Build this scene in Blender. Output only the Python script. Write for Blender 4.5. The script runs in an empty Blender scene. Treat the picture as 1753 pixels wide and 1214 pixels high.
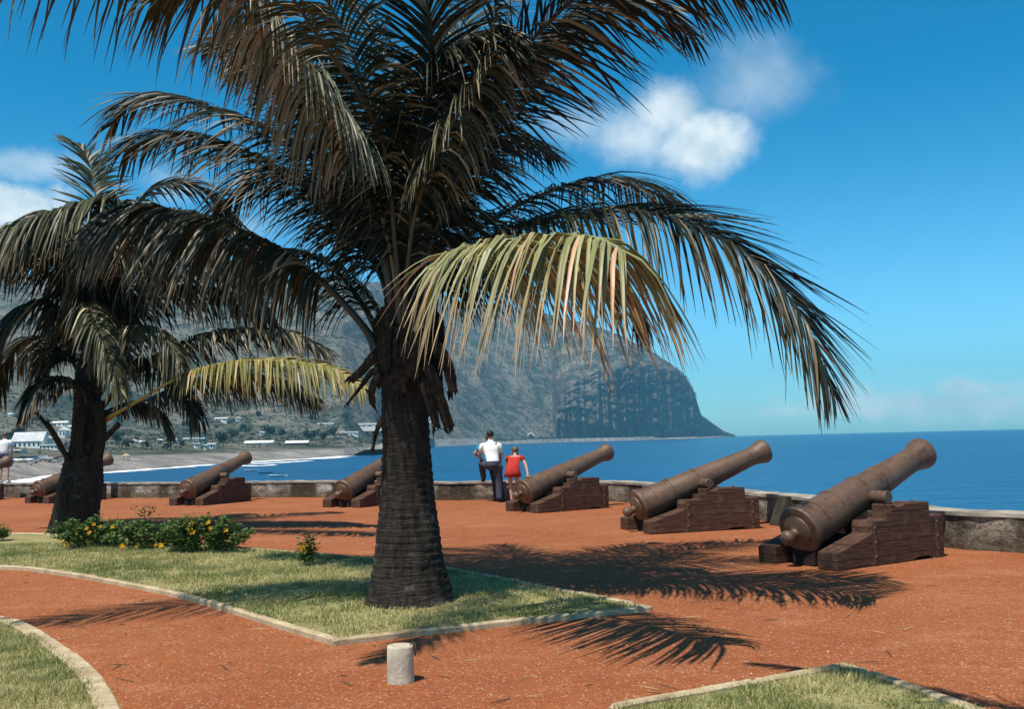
import bpy, bmesh, math, random
import numpy as np
from mathutils import Vector, Matrix

random.seed(7); RNG = np.random.default_rng(11)
scene = bpy.context.scene
COL = scene.collection
R = math.radians

# ------------------------------------------------------------------ camera model
FPX = 1700.0; W0, H0 = 1753.0, 1214.0; CAMH = 1.5
pitch = math.atan(147 / FPX); roll = math.atan(12 / 503)
_R0 = Vector((1, 0, 0)); _U0 = Vector((0, -math.sin(pitch), math.cos(pitch)))
FW = Vector((0, math.cos(pitch), math.sin(pitch)))
RT = math.cos(roll) * _R0 - math.sin(roll) * _U0
UP = math.sin(roll) * _R0 + math.cos(roll) * _U0
CAM = Vector((0, 0, CAMH))
SUNV = Vector((-.275, -.38, 1))      # direction towards the sun
def ray(px, py): return FW + RT * ((px - W0 / 2) / FPX) - UP * ((py - H0 / 2) / FPX)
def G(px, py, z=0.0):
    r = ray(px, py); t = (z - CAMH) / r.z
    return CAM + r * t
def D(px, py, d):
    r = ray(px, py); return CAM + r * (d / r.y)
def SH(px, py, z): return G(px, py) + SUNV*z      # the point at height z that shades a spot on the ground
def proj(p):
    v = Vector(p) - CAM; w = v.dot(FW)
    return (W0 / 2 + FPX * v.dot(RT) / w, H0 / 2 - FPX * v.dot(UP) / w)

cd = bpy.data.cameras.new('camera'); cam = bpy.data.objects.new('camera', cd); COL.objects.link(cam)
m = Matrix((RT, UP, -FW)).transposed().to_4x4(); m.translation = CAM; cam.matrix_world = m
cd.sensor_fit = 'HORIZONTAL'; cd.sensor_width = 36; cd.lens = FPX / W0 * 36
cd.clip_start = 0.05; cd.clip_end = 60000
scene.camera = cam

# ------------------------------------------------------------------ materials
def newmat(name):
    mt = bpy.data.materials.new(name); mt.use_nodes = True
    nt = mt.node_tree; nt.nodes.clear()
    return mt, nt
class NB:
    def __init__(s, nt): s.nt = nt; s.L = nt.links
    def n(s, t, **kw):
        nd = s.nt.nodes.new(t)
        for k, v in kw.items():
            if k == 'inp':
                for a, b in v.items(): s.set(nd, a, b)
            else: setattr(nd, k, v)
        return nd
    def set(s, nd, a, b):
        sock = nd.inputs[a]
        if isinstance(b, bpy.types.NodeSocket): s.L.new(b, sock)
        else:
            if isinstance(b, (tuple, list)) and len(b) == 3 and sock.type == 'RGBA': b = (*b, 1)
            sock.default_value = b
    def math(s, op, a, b=None, c=None, clamp=False):
        nd = s.n('ShaderNodeMath', operation=op, use_clamp=clamp)
        s.set(nd, 0, a)
        if b is not None: s.set(nd, 1, b)
        if c is not None: s.set(nd, 2, c)
        return nd.outputs[0]
    def mix(s, f, a, b, bt='MIX'):
        nd = s.n('ShaderNodeMix', data_type='RGBA', blend_type=bt)
        s.set(nd, 0, f); s.set(nd, 6, a); s.set(nd, 7, b)
        return nd.outputs[2]
    def noise(s, vec, scale, detail=4, rough=.55, dist=0):
        nd = s.n('ShaderNodeTexNoise', inp={'Scale': scale, 'Detail': detail, 'Roughness': rough, 'Distortion': dist})
        if vec is not None: s.L.new(vec, nd.inputs['Vector'])
        return nd.outputs['Fac']
    def ramp(s, f, lo, hi):
        nd = s.n('ShaderNodeMapRange', interpolation_type='SMOOTHSTEP', inp={0: f, 1: lo, 2: hi}); return nd.outputs[0]
    def pos(s): return s.n('ShaderNodeNewGeometry').outputs['Position']
    def obj(s): return s.n('ShaderNodeTexCoord').outputs['Object']
    def scale(s, vec, v):
        nd = s.n('ShaderNodeMapping'); s.L.new(vec, nd.inputs['Vector']); nd.inputs['Scale'].default_value = v; return nd.outputs[0]
    def bump(s, h, strength=.5, dist=.02, normal=None):
        nd = s.n('ShaderNodeBump', inp={'Strength': strength, 'Distance': dist, 'Height': h})
        if normal is not None: s.L.new(normal, nd.inputs['Normal'])
        return nd.outputs[0]
    def out(s, color, rough=.8, normal=None, spec=.3, metal=0.0, trans=0.0, tcol=None):
        p = s.n('ShaderNodeBsdfPrincipled'); s.set(p, 'Base Color', color); s.set(p, 'Roughness', rough)
        s.set(p, 'Specular IOR Level', spec); s.set(p, 'Metallic', metal)
        if normal is not None: s.L.new(normal, p.inputs['Normal'])
        o = s.n('ShaderNodeOutputMaterial'); sh = p.outputs[0]
        if trans > 0:
            t = s.n('ShaderNodeBsdfTranslucent'); s.set(t, 'Color', tcol if tcol is not None else color)
            mx = s.n('ShaderNodeMixShader', inp={0: trans}); s.L.new(sh, mx.inputs[1]); s.L.new(t.outputs[0], mx.inputs[2]); sh = mx.outputs[0]
        s.L.new(sh, o.inputs[0]); return p
M = {}
def simple(name, col, rough=.7, var=.25, scale=8, bump=.2, spec=.3, metal=0, dark=None, det=5):
    mt, nt = newmat(name); b = NB(nt); v = b.obj()
    f = b.noise(v, scale, det); f2 = b.ramp(f, .3, .7)
    d = dark if dark else tuple(c * (1 - var) for c in col)
    c = b.mix(f2, d, tuple(min(1, c * (1 + var)) for c in col))
    b.out(c, rough, b.bump(b.noise(v, scale * 4, 4), bump, .01) if bump else None, spec, metal)
    M[name] = mt; return mt
def attrmat(name, rough=.5, spec=.4, trans=.1, var=0.0, bump=None):
    mt, nt = newmat(name); b = NB(nt)
    c = b.n('ShaderNodeVertexColor', layer_name='Col').outputs[0]
    b.out(c, rough, None, spec, 0, trans); M[name] = mt; return mt

# red gravel
mt, nt = newmat('gravel'); b = NB(nt); P = b.pos()
big = b.noise(P, .35, 4, .6); mid = b.noise(P, 5, 4, .6); fine = b.noise(P, 70, 3, .7)
vo = b.n('ShaderNodeTexVoronoi', inp={'Scale': 75, 'Vector': P}); vo2 = b.n('ShaderNodeTexVoronoi', inp={'Scale': 24, 'Vector': P})
c = b.mix(b.ramp(big, .3, .7), (.305, .090, .029), (.375, .124, .045))
c = b.mix(b.math('MULTIPLY', b.ramp(mid, .42, .72), .5), c, (.25, .074, .028))
c = b.mix(b.math('MULTIPLY', b.ramp(b.noise(b.scale(P, (1, 1.6, 1)), 1.1, 5, .65), .5, .72), .45), c, (.50, .22, .11))
c = b.mix(b.math('MULTIPLY', b.ramp(b.noise(P, 14, 5, .7), .55, .7), .4), c, (.20, .065, .03))
c = b.mix(b.math('MULTIPLY', b.ramp(fine, .5, .75), .5), c, (.46, .19, .085))
sepc = b.n('ShaderNodeSeparateColor', inp={0: vo.outputs['Color']})
c = b.mix(b.math('MULTIPLY', b.math('GREATER_THAN', sepc.outputs[0], .86), .55), c, (.16, .05, .03))
c = b.mix(b.math('MULTIPLY', b.math('GREATER_THAN', sepc.outputs[1], .93), .5), c, (.62, .38, .25))
h = b.math('ADD', b.math('MULTIPLY', vo.outputs['Distance'], .6), b.math('ADD', fine, b.math('MULTIPLY', vo2.outputs['Distance'], .8)))
b.out(c, .95, b.bump(h, .9, .012), .15); M['gravel'] = mt

# lawn soil under the grass
mt, nt = newmat('lawn'); b = NB(nt); P = b.pos()
c = b.mix(b.ramp(b.noise(P, 2.2, 4), .35, .65), (.24, .22, .09), (.40, .33, .16))
c = b.mix(b.ramp(b.noise(P, 40, 3), .45, .7), c, (.15, .17, .06))
b.out(c, .95, b.bump(b.noise(P, 60, 4), .8, .02), .1); M['lawn'] = mt
attrmat('grass', .6, .25, .25)
attrmat('leaf', .45, .3, .06)
attrmat('tree_leaf', .6, .25, .15)
attrmat('flower', .6, .2, .3)

# concrete kerb
mt, nt = newmat('kerb'); b = NB(nt); P = b.pos()
c = b.mix(b.ramp(b.noise(P, 4, 5), .3, .7), (.40, .30, .18), (.56, .45, .29))
c = b.mix(b.math('MULTIPLY', b.ramp(b.noise(P, 28, 4), .52, .68), .6), c, (.24, .17, .11))
c = b.mix(b.math('MULTIPLY', b.ramp(b.noise(P, 2.2, 5, .65), .5, .68), .6), c, (.27, .15, .085))
b.out(c, .9, b.bump(b.noise(P, 60, 4), .5, .01), .2); M['kerb'] = mt

# weathered parapet
mt, nt = newmat('parapet_stone'); b = NB(nt); P = b.pos()
vb = b.n('ShaderNodeTexVoronoi', inp={'Scale': 2.6, 'Vector': b.scale(P, (1, 1, 1.6))})
cc = b.n('ShaderNodeSeparateColor', inp={0: vb.outputs['Color']}).outputs[0]
sep = b.n('ShaderNodeSeparateXYZ', inp={0: P})
c = b.mix(cc, (.17, .14, .105), (.33, .28, .22))
st = b.ramp(b.noise(b.scale(P, (1.1, 1.1, .35)), 1.3, 5, .6), .40, .60)
c = b.mix(st, c, (.055, .045, .032))
pl = b.ramp(b.noise(b.scale(P, (.55, .55, .4)), 1.2, 3, .5), .57, .61)
pl = b.math('MULTIPLY', pl, b.ramp(sep.outputs[2], .10, .24))
c = b.mix(pl, c, (.40, .39, .36))
c = b.mix(b.math('MULTIPLY', b.ramp(b.noise(P, 22, 4), .5, .7), .7), c, (.045, .04, .03))
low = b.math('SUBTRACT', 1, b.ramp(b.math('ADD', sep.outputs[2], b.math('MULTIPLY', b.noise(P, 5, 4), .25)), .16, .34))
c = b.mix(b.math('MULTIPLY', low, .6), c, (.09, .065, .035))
h = b.math('ADD', b.noise(P, 14, 5, .65), b.math('MULTIPLY', b.ramp(vb.outputs['Distance'], .1, .5), -.5))
b.out(c, .92, b.bump(h, .9, .05), .15); M['parapet_stone'] = mt
simple('cap_stone', (.30, .265, .215), .92, .38, 2.2, .7, .15, 0, None, 8)
simple('buttress_stone', (.05, .043, .035), .95, .35, 6, .6, .1)

# rusty iron of the guns
mt, nt = newmat('iron'); b = NB(nt)
_ri = b.n('ShaderNodeObjectInfo').outputs['Random']; _cb = b.n('ShaderNodeCombineXYZ', inp={0: b.math('MULTIPLY', _ri, 31.0), 1: b.math('MULTIPLY', _ri, 17.0), 2: 0.0}).outputs[0]
v = b.n('ShaderNodeVectorMath', operation='ADD', inp={0: b.obj(), 1: _cb}).outputs[0]
c = b.mix(b.ramp(b.noise(v, 3, 5, .6), .3, .7), (.095, .050, .030), (.155, .092, .056))
c = b.mix(b.math('MULTIPLY', b.ramp(b.noise(v, 25, 5, .7), .45, .7), .6), c, (.19, .13, .09))
c = b.mix(b.math('MULTIPLY', b.ramp(b.noise(v, 9, 4), .55, .75), .7), c, (.042, .025, .019))
st = b.ramp(b.noise(b.scale(v, (2.2, 7, .8)), 2.4, 5, .65), .54, .68)
c = b.mix(b.math('MULTIPLY', st, .65), c, (.17, .075, .038))
b.out(c, b.math('ADD', .45, b.math('MULTIPLY', st, .3)), b.bump(b.noise(v, 38, 6, .7), .6, .012), .45, .15); M['iron'] = mt
# carriage timber: dark reddish baulks, boards run along the gun (local x)
mt, nt = newmat('timber'); b = NB(nt); v = b.obj()
sep = b.n('ShaderNodeSeparateXYZ', inp={0: v})
g = b.noise(b.scale(v, (1.2, 14, 14)), 3, 5, .6)
c = b.mix(b.ramp(g, .3, .7), (.040, .019, .012), (.115, .055, .034))
c = b.mix(b.math('MULTIPLY', b.ramp(b.noise(v, 6, 4), .5, .7), .5), c, (.155, .09, .062))
jn = b.math('ABSOLUTE', b.math('SUBTRACT', b.math('FRACT', b.math('MULTIPLY', b.math('ADD', sep.outputs[2], 5.02), 6.25)), .5))
gap = b.math('GREATER_THAN', jn, .465)
c = b.mix(b.math('MULTIPLY', gap, .75), c, (.015, .009, .007))
h = b.math('SUBTRACT', g, b.math('MULTIPLY', gap, 2))
b.out(c, .75, b.bump(h, .6, .015), .25); M['timber'] = mt
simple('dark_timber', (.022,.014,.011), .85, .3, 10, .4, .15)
simple('strap_iron', (.11, .06, .04), .7, .35, 14, .4, .4, .3)

# palm trunk
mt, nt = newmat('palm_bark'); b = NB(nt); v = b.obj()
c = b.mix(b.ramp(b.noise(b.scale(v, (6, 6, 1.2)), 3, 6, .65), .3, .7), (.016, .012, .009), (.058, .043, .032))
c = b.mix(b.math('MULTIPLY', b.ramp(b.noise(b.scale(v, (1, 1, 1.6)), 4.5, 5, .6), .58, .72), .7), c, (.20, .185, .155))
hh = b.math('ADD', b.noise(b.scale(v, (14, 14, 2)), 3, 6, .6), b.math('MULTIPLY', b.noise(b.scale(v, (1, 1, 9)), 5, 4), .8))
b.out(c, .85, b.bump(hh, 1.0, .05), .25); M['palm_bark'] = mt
simple('leaf_base', (.030, .021, .014), .9, .5, 16, .7, .15)
mt, nt = newmat('rachis'); b = NB(nt)
c = b.n('ShaderNodeVertexColor', layer_name='Col').outputs[0]
b.out(c, .45, None, .4); M['rachis'] = mt

# sea
mt, nt = newmat('sea'); b = NB(nt); P = b.pos()
c = b.mix(b.ramp(b.noise(b.scale(P, (.6, 1, 1)), .012, 3), .3, .7), (.002, .068, .165), (.003, .090, .205))
h = b.math('ADD', b.noise(b.scale(P, (.7, 1, 1)), .22, 5, .65), b.math('MULTIPLY', b.noise(P, .9, 3), .25))
c = b.mix(b.math('MULTIPLY', b.ramp(b.noise(b.scale(P, (.5, 1.2, 1)), .35, 4, .6), .52, .75), .5), c, (.012, .17, .31))
c = b.mix(b.math('MULTIPLY', b.ramp(b.noise(b.scale(P, (.12, 1, 1)), .03, 5, .6), .45, .7), .5), c, (.003, .045, .105))
b.out(c, .30, b.bump(h, .8, 1.4), .28); M['sea'] = mt
mt, nt = newmat('foam'); b = NB(nt); P = b.pos()
c = b.mix(b.ramp(b.noise(P, .25, 5), .35, .6), (.55, .62, .66), (.85, .85, .84))
b.out(c, .9, b.bump(b.noise(P, .5, 5), .6, .6), .1); M['foam'] = mt

# far terrain
mt, nt = newmat('terrain'); b = NB(nt); P = b.pos()
gn = b.n('ShaderNodeNewGeometry'); nz = b.n('ShaderNodeSeparateXYZ', inp={0: gn.outputs['True Normal']}).outputs[2]
pz = b.n('ShaderNodeSeparateXYZ', inp={0: P}).outputs[2]
veg = b.mix(b.ramp(b.noise(P, .012, 6, .65), .35, .65), (.042, .054, .036), (.21, .19, .145))
veg = b.mix(b.math('MULTIPLY', b.ramp(b.noise(P, .06, 5, .7), .48, .62), .75), veg, (.022, .04, .02))
rock = b.mix(b.ramp(b.noise(b.scale(P, (1, 1, .55)), .03, 7, .75), .36, .64), (.040, .031, .029), (.15, .12, .105))
f = b.ramp(b.math('ADD', nz, b.math('MULTIPLY', b.math('SUBTRACT', b.noise(P, .02, 5, .6), .5), .8)), .44, .66)
c = b.mix(f, rock, veg)
c = b.mix(b.math('MULTIPLY', b.ramp(b.noise(b.scale(P, (1, 1, 3.5)), .022, 7, .75), .53, .62), .8), c, (.24, .205, .165))
c = b.mix(b.math('MULTIPLY', b.ramp(b.noise(b.scale(P, (1, 1, 5)), .03, 6, .7), .55, .66), .75), c, (.05, .042, .038))
bc = b.mix(b.ramp(b.noise(P, .06, 5), .35, .65), (.20, .185, .165), (.34, .31, .27))
bc = b.mix(b.math('MULTIPLY', b.ramp(b.noise(P, .5, 4), .55, .7), .6), bc, (.12, .11, .1))
zz = b.math('ADD', pz, b.math('MULTIPLY', b.math('SUBTRACT', b.noise(P, .03, 3), .5), 2.2))
c = b.mix(b.ramp(zz, -1.6, -.2), bc, c)
b.out(c, .95, b.bump(b.noise(P, .09, 6, .7), .8, 6), .05); M['terrain'] = mt

simple('house_wall', (.72, .70, .65), .8, .08, .6, 0)
simple('house_roof', (.50, .50, .50), .6, .2, .5, 0)
simple('red_roof', (.30, .12, .08), .7, .2, .5, 0)
simple('bright_roof', (.75, .72, .64), .6, .1, .5, 0)
simple('window_dark', (.03, .03, .035), .3, .1, 1, 0)
simple('boat_white', (.75, .75, .72), .5, .06, 2, 0)
simple('boat_blue', (.12, .25, .4), .5, .1, 2, 0)
simple('boat_dark', (.16, .09, .06), .7, .2, 2, 0)
simple('bark', (.10, .075, .055), .9, .3, 4, 0)
simple('concrete', (.50, .43, .33), .9, .22, 9, .6, .2, 0, None, 7)
simple('boulder', (.22, .2, .18), .95, .35, .6, .4)
simple('thatch', (.42, .33, .17), .95, .2, 3, .4)
simple('revetment', (.24, .23, .21), .95, .35, .12, 0)
simple('skin', (.50, .27, .18), .55, .08, 20, 0)
simple('shirt_white', (.80, .79, .76), .9, .04, 12, .1)
simple('shirt_blue', (.05, .28, .50), .9, .1, 12, .1)
simple('trousers_grey', (.055, .055, .085), .9, .2, 12, .1)
simple('trousers_navy', (.028, .028, .05), .9, .2, 12, .1)
simple('dress_red', (.42, .03, .02), .9, .12, 12, .1)
simple('hair_dark', (.015, .011, .009), .5, .3, 60, .4, .4)
simple('hair_brown', (.13, .075, .04), .5, .3, 60, .4, .4)
simple('shoe', (.02, .018, .018), .5, .2, 10, 0)
simple('eye', (.6, .6, .6), .3, 0.01, 10, 0)
simple('stem', (.10, .12, .05), .8, .2, 20, 0)

# ------------------------------------------------------------------ mesh helpers
class MB:
    def __init__(s): s.v = []; s.f = []; s.c = []; s.hascol = False
    def add(s, vs, fs, col=None):
        o = len(s.v); s.v += [tuple(v) for v in vs]; s.f += [tuple(i + o for i in f) for f in fs]
        if col is not None:
            s.hascol = True
            if isinstance(col, list): s.c += col
            else: s.c += [col] * len(vs)
        else: s.c += [(1, 1, 1)] * len(vs)
    def box(s, lo, hi, mtx=None, col=None):
        x0, y0, z0 = lo; x1, y1, z1 = hi
        v = [(x0,y0,z0),(x1,y0,z0),(x1,y1,z0),(x0,y1,z0),(x0,y0,z1),(x1,y0,z1),(x1,y1,z1),(x0,y1,z1)]
        if mtx: v = [mtx @ Vector(p) for p in v]
        s.add(v, [(3,2,1,0),(4,5,6,7),(0,1,5,4),(1,2,6,5),(2,3,7,6),(3,0,4,7)], col)
    def tube(s, pts, rad, n=8, col=None, squash=1.0, cap=True):
        pts = [Vector(p) for p in pts]; k = len(pts)
        vs = []; fs = []; ref = None
        for i, p in enumerate(pts):
            t = (pts[min(i + 1, k - 1)] - pts[max(i - 1, 0)]).normalized()
            if ref is None:
                ref = Vector((0, 0, 1)) if abs(t.z) < .9 else Vector((1, 0, 0))
            a = t.cross(ref).normalized(); bb = a.cross(t).normalized(); ref = bb
            r = rad[i] if isinstance(rad, (list, tuple)) else rad
            for j in range(n):
                th = 2 * math.pi * j / n
                vs.append(p + a * (math.cos(th) * r) + bb * (math.sin(th) * r * squash))
        for i in range(k - 1):
            for j in range(n):
                q = (j + 1) % n
                fs.append((i*n+j, i*n+q, (i+1)*n+q, (i+1)*n+j))
        if cap:
            fs.append(tuple(reversed(range(n)))); fs.append(tuple((k-1)*n + j for j in range(n)))
        s.add(vs, fs, col)
    def lathe(s, prof, n=32, mtx=None, col=None):   # prof: (axial, radius) about x axis
        vs = []; fs = []
        for (x, r) in prof:
            for j in range(n):
                th = 2 * math.pi * j / n; vs.append(Vector((x, r * math.cos(th), r * math.sin(th))))
        if mtx: vs = [mtx @ v for v in vs]
        k = len(prof)
        for i in range(k - 1):
            for j in range(n):
                q = (j + 1) % n; fs.append((i*n+j, i*n+q, (i+1)*n+q, (i+1)*n+j))
        s.add(vs, fs, col)
    def ell(s, c, r, n=12, mm=8, mtx=None, col=None, jit=0):
        vs = []; fs = []; c = Vector(c)
        for i in range(mm + 1):
            ph = math.pi * i / mm
            for j in range(n):
                th = 2 * math.pi * j / n; q = 1 + random.uniform(-jit, jit)
                p = Vector((r[0]*math.sin(ph)*math.cos(th)*q, r[1]*math.sin(ph)*math.sin(th)*q, r[2]*math.cos(ph)*q))
                if mtx: p = mtx @ p
                vs.append(c + p)
        for i in range(mm):
            for j in range(n):
                q = (j + 1) % n; fs.append((i*n+j, (i+1)*n+j, (i+1)*n+q, i*n+q))
        s.add(vs, fs, col)
    def build(s, name, mat, parent=None, smooth=False, origin=None):
        me = bpy.data.meshes.new(name)
        v = s.v
        if origin is not None: v = [(a[0]-origin[0], a[1]-origin[1], a[2]-origin[2]) for a in v]
        me.from_pydata(v, [], s.f); me.update()
        if s.hascol:
            at = me.color_attributes.new('Col', 'FLOAT_COLOR', 'POINT')
            arr = np.ones((len(s.v), 4), np.float32); arr[:, :3] = np.array(s.c, np.float32)
            at.data.foreach_set('color', arr.ravel())
        if smooth: me.polygons.foreach_set('use_smooth', [True] * len(me.polygons))
        o = bpy.data.objects.new(name, me); COL.objects.link(o)
        for q in (mat if isinstance(mat, (list, tuple)) else [mat]): me.materials.append(M[q] if isinstance(q, str) else q)
        if parent: o.parent = parent
        if origin is not None: o.location = origin
        return o
def tag(o, label=None, cat=None, group=None, kind=None):
    if label: o['label'] = label
    if cat: o['category'] = cat
    if group: o['group'] = group
    if kind: o['kind'] = kind
    return o
def empty(name, loc, rz, label, cat, group=None):
    o = bpy.data.objects.new(name, None); COL.objects.link(o); o.location = loc; o.rotation_euler.z = rz
    o.empty_display_size = .2
    return tag(o, label, cat, group)
def children(o): return [c for c in bpy.data.objects if c.parent == o]
def copy_tree(o, parent=None, kids=None):
    c = o.copy(); COL.objects.link(c)
    if parent: c.parent = parent
    for ch in children(o): copy_tree(ch, c)
    return c
def bevel(o, w=.01, seg=2):
    bm = bmesh.new(); bm.from_mesh(o.data); bmesh.ops.remove_doubles(bm, verts=bm.verts, dist=1e-5)
    bmesh.ops.recalc_face_normals(bm, faces=bm.faces)
    ed = [e for e in bm.edges if len(e.link_faces) == 2 and e.calc_face_angle(0) > .5]
    bmesh.ops.bevel(bm, geom=ed, offset=w, segments=seg, affect='EDGES', profile=.5)
    bm.to_mesh(o.data); bm.free()
def crom(pts, n):
    pts = [Vector(p) for p in pts]; P = [2*pts[0]-pts[1]] + pts + [2*pts[-1]-pts[-2]]
    out = []; k = len(pts) - 1
    for i in range(n + 1):
        u = i / n * k; a = min(int(u), k - 1); t = u - a
        p0, p1, p2, p3 = P[a:a+4]
        out.append(.5*((2*p1)+(p2-p0)*t+(2*p0-5*p1+4*p2-p3)*t*t+(3*p1-p0-3*p2+p3)*t**3))
    # uniform arc length
    L = [0]
    for i in range(n): L.append(L[-1] + (out[i+1]-out[i]).length)
    res = []; j = 0
    for i in range(n + 1):
        s = L[-1]*i/n
        while j < n - 1 and L[j+1] < s: j += 1
        f = (s - L[j]) / max(1e-9, L[j+1]-L[j]); res.append(out[j].lerp(out[j+1], f))
    return res, L[-1]
def vnoise(seed, n=256):
    return np.random.default_rng(seed).random((n, n))
_NT = [vnoise(s) for s in range(8)]
def fbm(x, y, octs=5, gain=.5, seed=0):
    x = np.asarray(x, float); y = np.asarray(y, float); tot = 0; amp = 1; norm = 0
    for o in range(octs):
        T = _NT[(seed + o) % 8]; fx = np.floor(x); fy = np.floor(y); tx = x-fx; ty = y-fy
        tx = tx*tx*(3-2*tx); ty = ty*ty*(3-2*ty)
        ix = fx.astype(int) % 256; iy = fy.astype(int) % 256; jx = (ix+1) % 256; jy = (iy+1) % 256
        v = (T[ix, iy]*(1-tx)+T[jx, iy]*tx)*(1-ty)+(T[ix, jy]*(1-tx)+T[jx, jy]*tx)*ty
        tot = tot + v*amp; norm += amp; amp *= gain; x = x*2.03+17.1; y = y*2.03+9.7
    return tot/norm

# ------------------------------------------------------------------ terrace ground, sea
wall_px = [(1753,948),(1610,937),(1340,897),(1046,859),(840,856.5),(745,857),(537,852),(446,852.5),(225,853),(30,852)]
wall_pts = [Vector((9.5,7.0,0)), Vector((7.4,9.6,0))] + [G(*p) for p in wall_px] + [Vector((-24,36,0)), Vector((-36,41,0))]
wall_line, wall_len = crom(wall_pts, 160)

SEA = -5.0
mb = MB()
ring = [p + Vector((0, 0, 0)) for p in wall_line]
# push ground out under the wall
gp = []
for i, p in enumerate(ring):
    t = (ring[min(i+1, len(ring)-1)] - ring[max(i-1, 0)]).normalized(); nrm = Vector((t.y, -t.x, 0))
    gp.append(p + nrm * .40)
poly = [Vector((9.5,-25,0))] + gp + [Vector((-36,-25,0))]
mb.add(poly, [tuple(range(len(poly)))])
# revetment drop to the sea
n0 = len(mb.v)
vs = gp + [p + Vector((0,0,-8)) for p in gp]; k = len(gp)
fs = [(i, i+1, k+i+1, k+i) for i in range(k-1)]
mb.add(vs, fs)
tag(mb.build('gravel_terrace', 'gravel'), 'red gravel promenade', None, None, 'structure')

mb = MB(); S = 5950
mb.add([(-S,-300,SEA),(S,-300,SEA),(S,S,SEA),(-S,S,SEA)], [(0,1,2,3)])
tag(mb.build('sea', 'sea'), None, None, None, 'structure')

# ------------------------------------------------------------------ far terrain
pxs = np.concatenate([np.linspace(-420, -20, 40, endpoint=False), np.linspace(-20, 930, 190, endpoint=False), np.linspace(930, 1254, 150)])
def itp(tbl, x): a = np.array(tbl, float); return np.interp(x, a[:,0], a[:,1])
DS = itp([(-420,150),(-100,190),(21,215),(100,265),(184,285),(302,335),(411,395),(500,450),(587,530),(640,800),(690,1250),(730,1450),(870,1850),(945,2000),(1058,2080),(1186,2420),(1254,2800)], pxs)
RY = itp([(-420,470),(-100,470),(0,475),(200,468),(450,478),(650,485),(725,500),(800,512),(850,522),(900,534),(1000,556),(1050,570),(1100,590),(1150,624),(1172,645),(1185,668),(1192,692),(1197,711),(1215,724),(1234,738),(1254,745.6)], pxs)
RO = itp([(-420,1500),(587,1500),(730,1000),(930,700),(950,640),(1110,420),(1180,160),(1200,90),(1254,10)], pxs)   # ridge behind shore
PLAIN = itp([(-420,520),(400,480),(560,420),(640,260),(730,70),(930,45),(1254,25)], pxs)
PZ = itp([(-420,14),(300,13),(560,12),(640,8),(730,5),(945,4),(1254,1)], pxs)
CT = itp([(940,740),(950,690),(962,668),(985,652),(1010,645),(1050,636),(1100,628),(1130,628),(1160,640),(1180,668),(1190,690),(1197,713),(1215,726),(1234,739),(1254,745.6)], pxs)
HCV = np.full(len(pxs), 1e6); isC = np.clip((pxs - 938) / 16, 0, 1); isC = isC*isC*(3-2*isC)
NR = 110
tt = np.linspace(0, 1, NR)
V = np.zeros((len(pxs), NR, 3))
for i, px in enumerate(pxs):
    hy = 754 - (px - 876) * .02386
    az = (px - 876.5) / FPX
    Ds, Ro, Pl = DS[i], RO[i], PLAIN[i]
    Dr = Ds + Ro
    Hr = CAMH + (hy - RY[i]) / FPX * Dr
    def prof(normal=True):
        pass
    ex = min(Pl, Ro * .6)
    xs = [0, 12, min(70, ex*.35), ex]; zs = [SEA - 1.2, SEA + .3, -.8 if Pl > 100 else SEA+3, PZ[i]]
    # hillside
    for q in np.linspace(.08, 1, 12):
        xs.append(ex + (Ro - ex) * q); zs.append(PZ[i] + (Hr - PZ[i]) * (q ** 1.12))
    xs.append(Ro + 250); zs.append(Hr - 60)
    off_n = np.array(xs); z_n = np.array(zs)
    # non-uniform sampling in offset
    s = np.concatenate([np.linspace(0, min(80, ex*.5), 14, endpoint=False), np.linspace(min(80, ex*.5), ex, 16, endpoint=False), np.linspace(ex, Ro, 72, endpoint=False), np.linspace(Ro, Ro+250, 8)])
    z1 = np.interp(s, off_n, z_n)
    off = s.copy(); z = z1.copy()
    if isC[i] > 0:
        bas = 40 * min(1, Ro / 120.)
        Hc = CAMH + (hy - CT[i]) / FPX * (Ds + bas + 55 * min(1, Ro / 150.))
        HCV[i] = Hc; cx = [0, bas*.3, bas, bas + 8*min(1, Ro/150.), bas + 26*min(1, Ro/150.), Ro, Ro + 250]
        cx = np.maximum.accumulate(np.array(cx) + np.arange(7)*1e-3)
        cz = [SEA-1.2, SEA+2.5, SEA+5, PZ[i] + (Hc-PZ[i])*.45, Hc, max(Hr, Hc), Hr - 60]
        sc = np.concatenate([np.linspace(0, bas, 14, endpoint=False), np.linspace(bas, cx[4], 56, endpoint=False), np.linspace(cx[4], cx[5], 32, endpoint=False), np.linspace(cx[5], cx[6], 8)])
        zc = np.interp(sc, cx, cz)
        off = off*(1-isC[i]) + sc*isC[i]; z = z*(1-isC[i]) + zc*isC[i]
    dd = Ds + off
    V[i, :, 0] = az * dd; V[i, :, 1] = dd; V[i, :, 2] = z
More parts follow.
